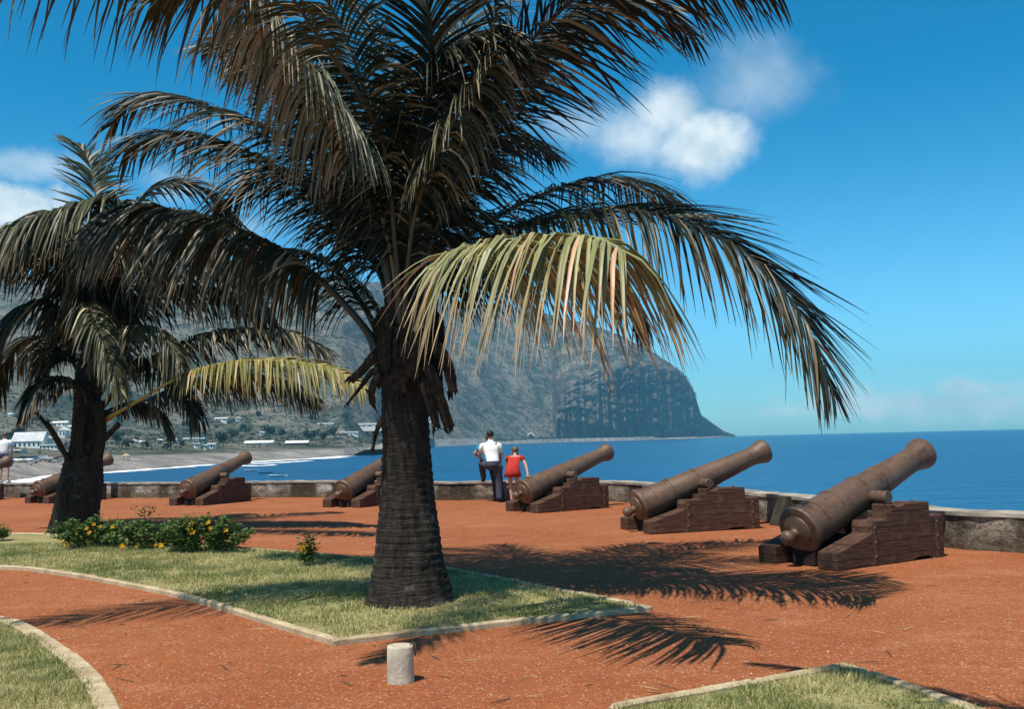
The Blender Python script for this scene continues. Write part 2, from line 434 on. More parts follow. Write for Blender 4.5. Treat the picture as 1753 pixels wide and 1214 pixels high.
# noise: gullies and rough ground, horizontally on the cliff
X, Y, Z = V[..., 0], V[..., 1], V[..., 2]
hf = np.clip((Z - 3) / 120, 0, 1)
rid = 1 - np.abs(2 * fbm(X/140 + 1.5*fbm(X/300, Y/300, 3, .5, 2), Y/420, 5, .55, 1) - 1)
rough = fbm(X/45, Y/45, 5, .6, 3) - .5
amp = hf * (22 + 14*(1 - np.clip(isC, 0, 1)))[:, None]
taper = np.clip((1254 - pxs) / 140, 0.04, 1)[:, None]
rr = np.clip(1 - np.abs(np.linspace(0, 1, NR)[None, :] - .93) * 3.2, 0, 1)        # keep the skyline
Z2 = Z + (amp * (rid - .6) * 1.5 + hf * rough * 26) * taper * (1 - .6*rr)
Z2 += np.where(Z > -3, (fbm(X/18, Y/18, 3, .5, 5) - .5) * 1.6, 0) * taper
buttress = (np.abs(2*fbm(pxs/15 + 3 + .8*fbm(pxs/40, pxs*0, 3, .5, 1), pxs*0 + .3, 5, .65, 4) - 1))[:, None]
Y2 = Y + (buttress * 70 - 22) * isC[:, None] * taper * np.clip((Z - 2) / 30, 0, 1) * np.clip((HCV[:, None] + 12 - Z) / 40, 0, 1) + ((fbm(X/22, Z/9, 5, .65, 6) - .5) * 34 + (fbm(X/70, Z/60, 3, .5, 3) - .5) * 16) * isC[:, None] * taper * np.clip((Z-3)/20, 0, 1) * np.clip((HCV[:, None] + 12 - Z) / 40, 0, 1)
X2 = X * Y2 / Y
V[..., 0], V[..., 1], V[..., 2] = X2, Y2, Z2
nc = len(pxs)
vs = V.reshape(-1, 3).tolist()
fs = [(i*NR+j, (i+1)*NR+j, (i+1)*NR+j+1, i*NR+j+1) for i in range(nc-1) for j in range(NR-1)]
mb = MB(); mb.add(vs, fs)
tag(mb.build('coastal_hills', 'terrain', None, True), None, None, None, 'structure')
def terr(px, py):
    i = int(np.argmin(np.abs(pxs - px)))
    best = None
    for j in range(NR):
        q = proj(V[i, j])
        if q[1] <= py: return Vector(V[i, j])
    return Vector(V[i, NR//2])
def terr_at(px, dist):
    i = int(np.argmin(np.abs(pxs - px))); j = int(np.argmin(np.abs(V[i, :, 1] - dist))); return Vector(V[i, j])

# surf along the shore: ragged flat foam sheets just above the sea
def surf(pts, wmin, wmax, seed, z=.12, n=160):
    rnd = random.Random(seed); line, L = crom(pts, n); vs = []; fs = []
    nz = fbm(np.arange(n+1)*.17 + seed, np.zeros(n+1), 4, .6, seed % 8); nz2 = fbm(np.arange(n+1)*.31 + seed*3, np.zeros(n+1)+.5, 4, .7, (seed+3) % 8)
    for i, p in enumerate(line):
        t = (line[min(i+1, n)] - line[max(i-1, 0)]).normalized(); q = Vector((t.y, -t.x, 0))
        e = min(1, i/8, (n-i)/8); w = (wmin + (wmax-wmin)*max(0, nz[i]*2-.6))*e + .05
        o = (nz2[i]-.5)*wmax*.8
        vs += [p + q*(o-w/2) + Vector((0,0,z)), p + q*o + Vector((0,0,z+.25*w/wmax)), p + q*(o+w/2) + Vector((0,0,z))]
    for i in range(n): 
        fs += [(3*i, 3*i+3, 3*i+4, 3*i+1), (3*i+1, 3*i+4, 3*i+5, 3*i+2)]
    mbb = MB(); mbb.add(vs, fs); return mbb
def sp(px, dist): return Vector(((px-876.5)/FPX*dist, dist, SEA))
def spy(px, py): return G(px, py, SEA)
specs = [([spy(-120,836),spy(20,829),spy(60,822),spy(100,815),spy(140,811)], 3, 10, 3),
         ([spy(150,812),spy(184,810.5),spy(250,805),spy(302,801.5),spy(362,796)], 4, 11, 5),
         ([spy(395,795),spy(440,791.5),spy(500,788),spy(545,786),spy(590,781)], 6, 20, 8),
         ([spy(585,780),spy(620,775.5),spy(640,774),spy(668,771)], 5, 18, 9),
         ([spy(870,757.6),spy(930,755.3),spy(990,753.9)], 8, 40, 12),
         ([spy(1040,755.2),spy(1090,753.6),spy(1150,751.6),spy(1215,749.2)], 8, 50, 14),
         ([spy(400,797.5),spy(440,799),spy(470,797)], 1, 4, 17), ([spy(10,836),spy(60,828),spy(110,820),spy(160,815)], 1, 6, 21), ([spy(430,796),spy(480,793),spy(530,790)], 2, 8, 23)]
for k, (p, a, bq, sd) in enumerate(specs):
    tag(surf(p, a, bq, sd).build('surf', 'foam'), None, None, None, 'structure')

# ------------------------------------------------------------------ parapet
def ribbon(line, off0, off1, z0, z1, mb, wob=0):
    vs = []; k = len(line)
    for i, p in enumerate(line):
        t = (line[min(i+1, k-1)] - line[max(i-1, 0)]).normalized(); q = Vector((t.y, -t.x, 0))
        a = p + q*off0; c = p + q*off1
        w = random.uniform(-wob, wob); u = random.uniform(-wob, wob)
        vs += [(a.x,a.y,z0),(a.x+q.x*u,a.y+q.y*u,z1+w),(c.x,c.y,z1+w),(c.x,c.y,z0)]
    fs = []
    for i in range(k-1):
        for j in range(4): fs.append((4*i+j, 4*i+(j+1)%4, 4*(i+1)+(j+1)%4, 4*(i+1)+j))
    fs.append((0,3,2,1)) ; fs.append(tuple(4*(k-1)+j for j in range(4)))
    mb.add(vs, fs)
pw = empty('parapet_wall', wall_line[60], 0, 'low weathered stone parapet running behind the whole row of cannons along the sea', 'wall')
def loc(mb, origin): mb.v = [(v[0]-origin[0], v[1]-origin[1], v[2]-origin[2]) for v in mb.v]
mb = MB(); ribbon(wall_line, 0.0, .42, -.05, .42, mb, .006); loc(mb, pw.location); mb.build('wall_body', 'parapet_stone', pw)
mb = MB()
line2, _ = crom(wall_pts, 320)
ribbon(line2, -.025, .46, .421, .470, mb, .010); loc(mb, pw.location); mb.build('coping', 'cap_stone', pw)
# dark buttress standing against the wall between the two nearest guns
bt = G(1309, 899); w_i = min(range(len(wall_line)), key=lambda i: (wall_line[i]-bt).length)
t = (wall_line[w_i+1]-wall_line[w_i-1]).normalized(); ang = math.atan2(t.y, t.x)
mb = MB(); mb.add([(-.17,-.02,0),(.17,-.02,0),(.17,.30,0),(-.17,.30,0),(-.12,-.02,.47),(.14,-.02,.47),(.14,.12,.47),(-.12,.12,.47)],
                  [(3,2,1,0),(4,5,6,7),(0,1,5,4),(1,2,6,5),(2,3,7,6),(3,0,4,7)])
o = mb.build('stone_buttress', 'buttress_stone'); bevel(o, .012)
o.location = wall_line[w_i] + Vector((0,0,0)); o.rotation_euler.z = ang
tag(o, 'dark stained stone buttress leaning against the parapet between the two nearest cannons', 'buttress')

# ------------------------------------------------------------------ lawn islands with kerbs
def smooth_poly(pts, n): return crom(pts, n)[0]
isl_near = [G(*p) for p in [(-420,1005),(-200,985),(0,976),(100,986),(200,1003),(300,1024),(400,1053),(490,1082),(572,1107)]]
isl_front = [G(*p) for p in [(572,1107),(710,1091),(860,1074.5),(1000,1059.5),(1118,1047)]]
isl_far = [G(*p) for p in [(1118,1047),(1030,1029),(936,1012),(800,984),(634,962),(540,952),(400,941),(250,926),(80,918),(0,917),(-300,917)]]
main_poly = smooth_poly(isl_near, 60) + smooth_poly(isl_front, 30)[1:] + smooth_poly(isl_far, 60)[1:]
left_line = smooth_poly([G(*p) for p in [(-260,1028),(-100,1040),(0,1062),(50,1078),(110,1115),(160,1155),(192,1195),(212,1240),(225,1300)]], 50)
left_poly = left_line + [Vector((left_line[-1].x-.1, 3.5, 0)), Vector((-6, 3.5, 0))]
right_a = [G(1040,1222), G(1240,1186), G(1445,1148)]
right_b = [G(1445,1148), G(1540,1178), G(1650,1217), G(1760,1258)]
right_poly = right_a + right_b[1:] + [Vector((2.9,2.5,0)), Vector((.2,2.5,0))]
right_line = smooth_poly(right_a, 30) + smooth_poly(right_b, 30)[1:]
def lawn(poly, z=.03):
    mbb = MB(); mbb.add([(p.x,p.y,z) for p in poly], [tuple(range(len(poly)))]); return mbb
for pl in (main_poly, left_poly, right_poly):
    tag(lawn(pl).build('lawn_ground', 'lawn'), None, None, None, 'structure')
def kerb(line, w, h, label, inward=1, closed=False):
    mbb = MB(); a, c = (0, w*inward); a, c = min(a,c), max(a,c)
    L = sum((line[i+1]-line[i]).length for i in range(len(line)-1)); n = int(L/.03); acc = [0]
    for i in range(len(line)-1): acc.append(acc[-1]+(line[i+1]-line[i]).length)
    xs = np.interp(np.linspace(0, L, n+1), acc, [p.x for p in line]); ys = np.interp(np.linspace(0, L, n+1), acc, [p.y for p in line])
    vs = []; fs = []; hh = h; chip = fbm(np.arange(n+1)*.35+len(line), np.zeros(n+1)+.3, 4, .6, 2)
    for i in range(n+1):
        t = Vector((xs[min(i+1,n)]-xs[max(i-1,0)], ys[min(i+1,n)]-ys[max(i-1,0)], 0)).normalized(); q = Vector((t.y, -t.x, 0)); p = Vector((xs[i], ys[i], 0))
        if i % 34 == 0: hh = h + random.uniform(-.006,.006)
        z = hh + (chip[i]-.5)*.010 - (.02 if i % 34 == 0 else 0); e = .004 + max(0, chip[i]-.6)*.08 + (.01 if i % 34 == 0 else 0)
        A = p+q*(a+e); B = p+q*(c-e); vs += [(A.x-q.x*e,A.y-q.y*e,-.02),(A.x-q.x*e,A.y-q.y*e,z-.012),(A.x+q.x*.008,A.y+q.y*.008,z),(B.x-q.x*.008,B.y-q.y*.008,z),(B.x+q.x*e,B.y+q.y*e,z-.012),(B.x+q.x*e,B.y+q.y*e,-.02)]
    for i in range(n):
        for j in range(6): fs.append((6*i+j, 6*i+(j+1)%6, 6*i+6+(j+1)%6, 6*i+6+j))
    mbb.add(vs, fs)
    o = mbb.build('concrete_kerb', 'kerb', None, False, tuple(line[len(line)//2])); tag(o, label, 'kerb', 'kerbs edging the grass')
    return o
kerb(main_poly, .07, .05, 'pale concrete kerb edging the large grass bed around the tallest palm', -1)
kerb(left_line, .13, .05, 'wide curved concrete kerb of the grass patch in the near left corner', 1)
kerb(right_line, .07, .05, 'thin pointed concrete kerb of the grass patch at the bottom right', 1)

def pip(x, y, poly):
    px_ = np.array([p.x for p in poly]); py_ = np.array([p.y for p in poly]); ins = np.zeros(len(x), bool); j = len(poly)-1
    for i in range(len(poly)):
        c = ((py_[i] > y) != (py_[j] > y)) & (x < (px_[j]-px_[i])*(y-py_[i])/(py_[j]-py_[i]+1e-12)+px_[i]); ins ^= c; j = i
    return ins
def grass(poly, dens, hgt, wid, xr, yr, seed, maxn=400000):
    rg = np.random.default_rng(seed)
    n = int((xr[1]-xr[0])*(yr[1]-yr[0])*dens); x = rg.uniform(*xr, n); y = rg.uniform(*yr, n)
    k = pip(x, y, poly); x, y = x[k], y[k]
    cl = fbm(x*1.3, y*1.3, 4, .6, 2); cl2 = fbm(x*6, y*6, 3, .6, 5)
    k = rg.random(len(x)) < np.clip(.35 + (cl2-.38)*3.2, .12, 1); x, y, cl, cl2 = x[k], y[k], cl[k], cl2[k]
    n = len(x)
    a = rg.uniform(0, 2*np.pi, n); h = hgt*rg.uniform(.4, 1.25, n)*(.6+cl2); lean = rg.uniform(.1, 1.1, n)*h
    b_ = rg.uniform(0, 2*np.pi, n); w = wid*rg.uniform(.6, 1.4, n)
    v = np.zeros((n, 3, 3)); z0 = .028
    v[:,0] = np.stack([x-np.cos(a)*w, y-np.sin(a)*w, np.full(n, z0)], 1); v[:,1] = np.stack([x+np.cos(a)*w, y+np.sin(a)*w, np.full(n, z0)], 1)
    v[:,2] = np.stack([x+np.cos(b_)*lean, y+np.sin(b_)*lean, z0+h], 1)
    dry = np.clip((cl-.42)*3 + rg.normal(0, .38, n) + .26, 0, 1)[:,None]
    col = np.array([.19,.23,.07])*(1-dry) + np.array([.56,.48,.22])*dry
    col *= rg.uniform(.65, 1.3, n)[:,None]
    me = bpy.data.meshes.new('grass'); me.vertices.add(3*n); me.vertices.foreach_set('co', v.ravel())
    me.loops.add(3*n); me.loops.foreach_set('vertex_index', np.arange(3*n)); me.polygons.add(n)
    me.polygons.foreach_set('loop_start', np.arange(0, 3*n, 3)); me.update(); me.validate()
    at = me.color_attributes.new('Col', 'FLOAT_COLOR', 'POINT'); c4 = np.ones((n, 3, 4), np.float32); c4[:,:,:3] = col[:,None,:]
    at.data.foreach_set('color', c4.ravel()); me.materials.append(M['grass'])
    o = bpy.data.objects.new('grass', me); COL.objects.link(o); return o
def inset(poly, d):
    cx = sum(p.x for p in poly)/len(poly); cy = sum(p.y for p in poly)/len(poly); out = []
    k = len(poly)
    for i, p in enumerate(poly):
        t = (poly[(i+1) % k]-poly[i-1]); t.z = 0; t.normalize(); q = Vector((-t.y, t.x, 0)); out.append(p + q*d)
    return out
def area(poly): return .5*sum(poly[i-1].x*poly[i].y-poly[i].x*poly[i-1].y for i in range(len(poly)))
def ins(poly, d): return inset(poly, d if area(poly) > 0 else -d)
tag(grass(ins(main_poly, .035), 3600, .038, .0045, (-9, 2.2), (7, 16), 1), 'short dry green grass of the large bed under the palms', 'grass', None, 'stuff')
tag(grass(ins(left_poly, .085), 7000, .04, .0032, (-5.5, -1.9), (5.0, 9.5), 2), 'coarse yellowish grass in the near left corner', 'grass', None, 'stuff')
tag(grass(ins(right_poly, .03), 6500, .035, .0032, (.3, 3.4), (5.0, 6.8), 3), 'short green grass in the bottom right corner patch', 'grass', None, 'stuff')

# pebbles and litter on the gravel
mb = MB(); rg = random.Random(5)
for i in range(5200):
    y = 5.2 + (rg.random()**1.8)*14; x = rg.uniform(-.56, .56)*y
    r = rg.uniform(.003, .008)*(1 if rg.random() < .96 else 1.9)
    sh = rg.random(); c = (.42,.17,.09) if sh < .55 else ((.60,.36,.22) if sh < .82 else (.15,.06,.04))
    c = tuple(q*rg.uniform(.8,1.2) for q in c)
    a = rg.uniform(0, 6.28); vs = []
    for j in range(4): vs.append((x+r*math.cos(a+j*1.57)*rg.uniform(.7,1.2), y+r*math.sin(a+j*1.57)*rg.uniform(.7,1.2), -.002))
    vs.append((x, y, r*rg.uniform(.6,1.1)))
    mb.add(vs, [(0,1,4),(1,2,4),(2,3,4),(3,0,4)], c)
for i in range(160):
    y = 5.2 + rg.random()**1.5*9; x = rg.uniform(-.55,.55)*y; a = rg.uniform(0, 6.28); l = rg.uniform(.03,.12)
    dx, dy = math.cos(a)*l, math.sin(a)*l; w = .004
    mb.add([(x-dx-dy*.05, y-dy+dx*.05, .004),(x-dx+dy*.05,y-dy-dx*.05,.004),(x+dx,y+dy,.012),(x,y,.016)], [(0,1,3),(1,2,3),(2,0,3)], (.45,.30,.14) if i % 2 else (.13,.07,.04))
M['pebble'] = attrmat('pebble', .9, .2, 0)
tag(mb.build('gravel_pebbles', 'pebble'), 'loose stones and dry leaf bits strewn on the red gravel', 'pebbles', None, 'stuff')

# ------------------------------------------------------------------ cannon
def make_cannon(root):
    u0 = 1.12; zt = .76; el = R(19.2)
    Mx = Matrix.Translation((u0, 0, zt)) @ Matrix.Rotation(-el, 4, 'Y')
    prof = [(-1.385,0),(-1.383,.035),(-1.36,.07),(-1.32,.088),(-1.28,.08),(-1.245,.058),(-1.215,.05),(-1.19,.06),(-1.175,.11),(-1.165,.16),(-1.15,.185),
            (-1.135,.19),(-1.13,.235),(-1.118,.272),(-1.10,.282),(-1.065,.282),(-1.05,.275),(-1.045,.255),(-1.02,.254),(-.86,.247),(-.855,.258),(-.83,.258),(-.825,.245),
            (-.52,.233),(-.515,.243),(-.485,.243),(-.48,.23),(-.02,.213),(-.015,.222),(.02,.222),(.025,.205),(.35,.192),(.353,.196),(.38,.196),(.383,.189),
            (1.05,.153),(1.14,.156),(1.22,.172),(1.30,.196),(1.345,.203),(1.38,.2),(1.405,.186),(1.41,.168),(1.412,.095),(1.40,.09),(.7,.09),(.698,0)]
    mb = MB(); mb.lathe(prof, 48, Mx); br = mb.build('barrel', 'iron', root, True, (u0, 0, zt)); br.data.set_sharp_from_angle(angle=R(24))
    for s in (1, -1):
        mb = MB()
        T = Mx @ Matrix.Translation((0, 0, -.03)) @ Matrix.Rotation(s*math.pi/2, 4, 'Z')
        mb.lathe([(.16,.082),(.415,.080),(.425,.072),(.426,0)], 24, T)
        loc(mb, (u0, 0, zt)); o = mb.build('trunnion', 'iron', br, True); o.data.set_sharp_from_angle(angle=R(30))
    mb = MB(); T = Mx; mb.box((-.93,-.035,.247),(-.885,.035,.266), T); loc(mb, (u0, 0, zt)); mb.build('vent_patch', 'iron', br)
    # stepped cheeks
    prof = [(0,0),(0,.19),(.60,.36),(.60,.44),(.62,.50),(.88,.50),(.88,.58),(.98,.58),(.98,.665),(1.03,.665),(1.06,.64),(1.18,.64),(1.21,.665),(1.68,.665),(1.68,.50),(1.93,.50),(1.93,0),(1.70,0),(1.62,.035),(1.42,.035),(1.34,0)]
    for s in (1, -1):
        y0, y1 = (.30, .57) if s > 0 else (-.57, -.30)
        vs = [(x,y0,z) for x,z in prof] + [(x,y1,z) for x,z in prof]; k = len(prof)
        fs = [tuple(reversed(range(k))), tuple(range(k, 2*k))] + [(i,(i+1)%k,k+(i+1)%k,k+i) for i in range(k)]
        mb = MB(); mb.add(vs, fs); ck = mb.build('cheek', 'timber', root)
        bm = bmesh.new(); bm.from_mesh(ck.data); bmesh.ops.recalc_face_normals(bm, faces=bm.faces); bm.to_mesh(ck.data); bm.free(); bevel(ck, .012)
        yo = y1 if s > 0 else y0
        for (xa, za, zb) in ((.655,.0,.50),(1.80,.0,.50)):
            mb = MB(); lo, hi = (yo-.006*1 if s<0 else yo-.004, 0), 0
            ya, yb = (yo-.008, yo+.004) if s < 0 else (yo-.004, yo+.008)
            mb.box((xa-.028,ya,za+.01),(xa+.028,yb,zb-.02))
            for zz in (.1,.26,.42): mb.ell((xa, yo-.01 if s<0 else yo+.01, zz), (.02,.012,.02), 8, 5)
            mb.build('iron_strap', 'strap_iron', ck)
        for xx in (1.28, 1.55):
            mb = MB(); mb.ell((xx, (y0+y1)/2, .668), (.028,.028,.022), 10, 6); mb.build('bolt', 'strap_iron', ck)
        mb = MB(); mb.box((1.33, y0+.02, .660), (1.48, y1-.02, .672)); mb.build('trunnion_plate', 'strap_iron', ck)
    mb = MB(); mb.box((1.35,-.302,.1),(1.78,.302,.42)); o = mb.build('transom', 'timber', root); bevel(o, .01)
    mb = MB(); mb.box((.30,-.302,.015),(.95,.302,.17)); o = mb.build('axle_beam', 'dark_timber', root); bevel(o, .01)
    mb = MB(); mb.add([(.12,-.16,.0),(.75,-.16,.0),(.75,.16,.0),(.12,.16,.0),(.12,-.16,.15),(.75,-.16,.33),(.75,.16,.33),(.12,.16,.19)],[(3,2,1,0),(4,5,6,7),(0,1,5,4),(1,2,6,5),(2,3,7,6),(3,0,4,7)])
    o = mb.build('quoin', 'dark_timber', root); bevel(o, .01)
def rear(px, py, th, side):
    p = G(px, py); v = Vector((-math.sin(th), math.cos(th), 0)); return p + v*(.57 if side == 'R' else -.57)
cspec = [(1434,979,33,'R','nearest and largest rusty cannon, at the right end of the row, on stepped brown timbers'),
         (1114,916,18,'R','second rusty cannon from the right, seen side-on against the open sea'),
         (921,879.5,36,'R','rusty cannon beside the people at the wall, breech under the hand of the girl'),
         (552,869,60,'L','rusty cannon whose muzzle is hidden behind the trunk of the tallest palm'),
         (289,866,66,'L','rusty iron cannon standing clear between the two palm trunks, aimed at the surf'),
         (42,862,59,'L','rusty iron cannon mostly hidden behind the trunk of the leaning left palm')]
proto = None; CAN = []
for i, (px, py, th, sd, lab) in enumerate(cspec):
    p = rear(px, py, R(th), sd)
    if proto is None:
        proto = empty('cannon', p, R(th), lab, 'cannon', 'row of old cannons along the sea wall'); make_cannon(proto); c = proto
    else:
        c = copy_tree(proto); c.location = p; c.rotation_euler.z = R(th); c['label'] = lab
        for ch in children(c):
            if ch.name.startswith('barrel'): ch.rotation_euler.y = R([0,-.5,.8,-1.0,.6,-.4][i])
    CAN.append(c)
c = copy_tree(proto); c.location = (-17.75, 30.5, 0); c.rotation_euler.z = R(60)
c['label'] = 'cannon cut off by the left edge of the picture, the farthest of the row'

# ------------------------------------------------------------------ palms
BW = [.34,.25,.16,.11,.08,.06,.05]
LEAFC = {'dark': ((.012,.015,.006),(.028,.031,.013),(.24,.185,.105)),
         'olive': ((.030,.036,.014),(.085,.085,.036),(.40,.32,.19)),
         'silver': ((.16,.175,.11),(.30,.31,.22),(.45,.36,.26)),  # leaflet colour with sunlit brightness painted in
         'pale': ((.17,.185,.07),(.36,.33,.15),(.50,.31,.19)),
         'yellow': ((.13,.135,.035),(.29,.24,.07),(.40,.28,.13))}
def frond(tree, pts, leaf, n=85, droop=1.0, mode='dark', start=.14, rad=.045, seed=1, lift=.15, wid=.0165, fwd=(.45,1.1), tipdry=.5, sparse=.06, rcol=None, sides=(1,-1), tipcut=2.6):
    rnd = random.Random(seed); org = Vector(tree.location); n = int(n*1.18); wid *= .87
    NS = 48; line, L = crom([Vector(p)-org for p in pts], NS)
    mb = MB(); c0, c1, c2 = LEAFC[mode]
    def at(t):
        u = t*NS; a = min(int(u), NS-1); f = u-a; p = line[a].lerp(line[a+1], f)
        tg = (line[min(a+2, NS)]-line[max(a-1, 0)]).normalized(); return p, tg
    Np = None
    clump = 0
    for i in range(n):
        t = start + (1-start)*((i+.5)/n)
        u = (t-start)/(1-start)
        p, T = at(t)
        N = Vector((0,0,1)) - T*T.z
        if N.length < .25 and Np is not None: N = Np - T*Np.dot(T)
        N.normalize(); Np = N
        S = T.cross(N).normalized()
        prof = (.5 + .5*math.sin(math.pi*min(1, .12+u*.8)))*(1 if u < .85 else 1-(u-.85)*tipcut)
        if rnd.random() < .06: clump = rnd.randint(2, 6); cd_ = rnd.uniform(.4, 1.8); ct = rnd.uniform(-.5,.5)
        for sd in sides:
            if rnd.random() < sparse: continue
            drp = droop if not isinstance(droop, tuple) else droop[0 if sd > 0 else 1]
            lft = lift if not isinstance(lift, tuple) else lift[0 if sd > 0 else 1]
            fw_ = fwd if not isinstance(fwd[0], tuple) else fwd[0 if sd > 0 else 1]
            ln = leaf*prof*rnd.uniform(.82, 1.12)
            if rnd.random() < .05: ln *= rnd.uniform(.35,.7)
            a = fw_[0] + (fw_[1]-fw_[0])*u + rnd.gauss(0, .07)
            d = (S*sd*math.cos(a) + T*math.sin(a) + N*(lft+rnd.gauss(0,.09))).normalized()
            g = drp*rnd.uniform(.7, 1.35)*(1.15-.4*u)
            tw = rnd.gauss(0, .35)
            if clump > 0: g *= cd_; tw += ct
            segs = 6; q = Vector(p) + S*sd*rad*.4*(1-u); step = ln/segs
            vs = []; cs = []
            cl = rnd.random(); br = rnd.uniform(.7, 1.25)
            base = [c0[k]*(1-cl)+c1[k]*cl for k in range(3)]
            dry = max(0, rnd.gauss(tipdry*(.7 if mode == 'dark' else 1), .25)); dry_glint = 1 if rnd.random() < .10 else 0  # wholly tan leaflets: dry ones plus cream highlights painted as leaf colour
            for s_ in range(segs+1):
                f = s_/segs
                w = wid*(.45+.55*min(1, f*5))*(1-f**2.2)*1.0 + .0012
                Wv = T - d*T.dot(d)
                if Wv.length < .2: Wv = S - d*S.dot(d)
                Wv.normalize(); nn = d.cross(Wv)
                Wr = Wv*math.cos(tw) + nn*math.sin(tw); nr = d.cross(Wr)
                vs += [q-Wr*w, q+nr*w*.45*sd, q+Wr*w]
                fd = min(1, max(dry_glint, (f-.5)*(1.0 if mode in ('dark','olive') else 1.8)*dry))
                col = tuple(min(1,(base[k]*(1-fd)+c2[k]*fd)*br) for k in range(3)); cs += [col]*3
                q = q + d*step
                d = (d + Vector((0,0,-1))*(g*BW[s_])).normalized()
                d = (d + Vector((rnd.gauss(0,.025), rnd.gauss(0,.025), 0))).normalized()
            fs = []
            for s_ in range(segs):
                o = 3*s_; fs += [(o,o+1,o+4,o+3),(o+1,o+2,o+5,o+4)]
            mb.add(vs, fs, cs)
        clump -= 1
    fo = mb.build('frond', 'leaf', tree)
    rb = MB(); rc = rcol or {'dark':(.045,.034,.018),'olive':(.085,.065,.032),'pale':(.30,.29,.12),'silver':(.16,.15,.08),'yellow':(.42,.32,.09)}[mode]
    rr = [rad*(1-.9*(i/NS)**.75) + .004 + (rad*.9*max(0, 1-i/(NS*.10)) ) for i in range(NS+1)]
    rb.tube(line, rr, 8, rc, .6); rb.build('rachis', 'rachis', fo, True)
    return fo
def trunk(tree, axis, radii, seed, ringh=.075, name='trunk'):
    rnd = random.Random(seed); NS = 190; line, L = crom([Vector(p)-Vector(tree.location) for p in axis], NS); n = 56
    vs = []; cs = []
    zz = np.array([l.z for l in line]); phs = np.linspace(0, 2*np.pi, n, endpoint=False)
    ra = np.array(radii, float)
    for i, p in enumerate(line):
        r0 = np.interp(p.z, ra[:,0], ra[:,1])
        ph = phs
        wav = .6*fbm(np.cos(ph)*1.2+5, np.sin(ph)*1.2+p.z*.4, 3, .5, seed % 8)
        rp = (p.z/ringh + wav*2) % 1.0
        saw = (rp**1.6)*.010 + np.where(rp < .12, -.007, 0)
        lum = (fbm(np.cos(ph)*2.4+9, np.sin(ph)*2.4+p.z*2.2, 5, .6, (seed+2) % 8)-.5)*.11*max(.5, r0*2)
        root = .03*max(0, 1-p.z/.35)*np.abs(np.sin(ph*7+seed))
        rr = r0 + saw + lum + root
        for j in range(n): vs.append((p.x+rr[j]*math.cos(ph[j]), p.y+rr[j]*math.sin(ph[j]), p.z))
    fs = [(i*n+j, i*n+(j+1)%n, (i+1)*n+(j+1)%n, (i+1)*n+j) for i in range(NS) for j in range(n)]
    fs.append(tuple(NS*n+j for j in range(n)))
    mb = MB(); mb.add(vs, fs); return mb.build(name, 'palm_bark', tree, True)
def boot(tree, pts, w0, w1, seed, thick=.018, frays=4):
    # an old leaf base: tapering fibrous flap that bends out and hangs, with ragged end
    rnd = random.Random(seed); org = Vector(tree.location); line, L = crom([Vector(p)-org for p in pts], 14)
    mb = MB(); vs = []; fs = []
    view = Vector((0,-1,0)); k = len(line)
    for i, p in enumerate(line):
        t = (line[min(i+1,k-1)]-line[max(i-1,0)]).normalized(); rad_ = Vector((p.x, p.y, 0));
        s = t.cross(view)
        s = s.normalized() if s.length > .2 else Vector((1,0,0))
        nrm = s.cross(t).normalized(); f = i/(k-1); w = (w0*(1-f)+w1*f)*(1+rnd.uniform(-.1,.1))
        vs += [p-s*w-nrm*thick*.2, p-nrm*thick, p+s*w-nrm*thick*.2, p+s*w*.9+nrm*thick, p+nrm*thick*1.5, p-s*w*.9+nrm*thick]
    for i in range(k-1):
        for j in range(6): fs.append((6*i+j, 6*i+(j+1)%6, 6*i+6+(j+1)%6, 6*i+6+j))
    fs.append(tuple(reversed(range(6)))); fs.append(tuple(6*(k-1)+j for j in range(6)))
    mb.add(vs, fs)
    t = (line[-1]-line[-3]).normalized(); s = t.cross(view); s = s.normalized() if s.length > .1 else Vector((1,0,0))
    for q in range(frays):
        a = line[-1] + s*rnd.uniform(-.9,.9)*w1 - t*.02; e = a + t*rnd.uniform(.03,.10) + s*rnd.uniform(-.03,.03) + Vector((0,0,-.02))
        mb.tube([a, (a+e)/2+s*.005, e], [w1*.3+.006, w1*.2+.004, .002], 5)
    return mb.build('leaf_base', 'leaf_base', tree)
def DD(l): return [p if isinstance(p, Vector) else D(*p) for p in l]

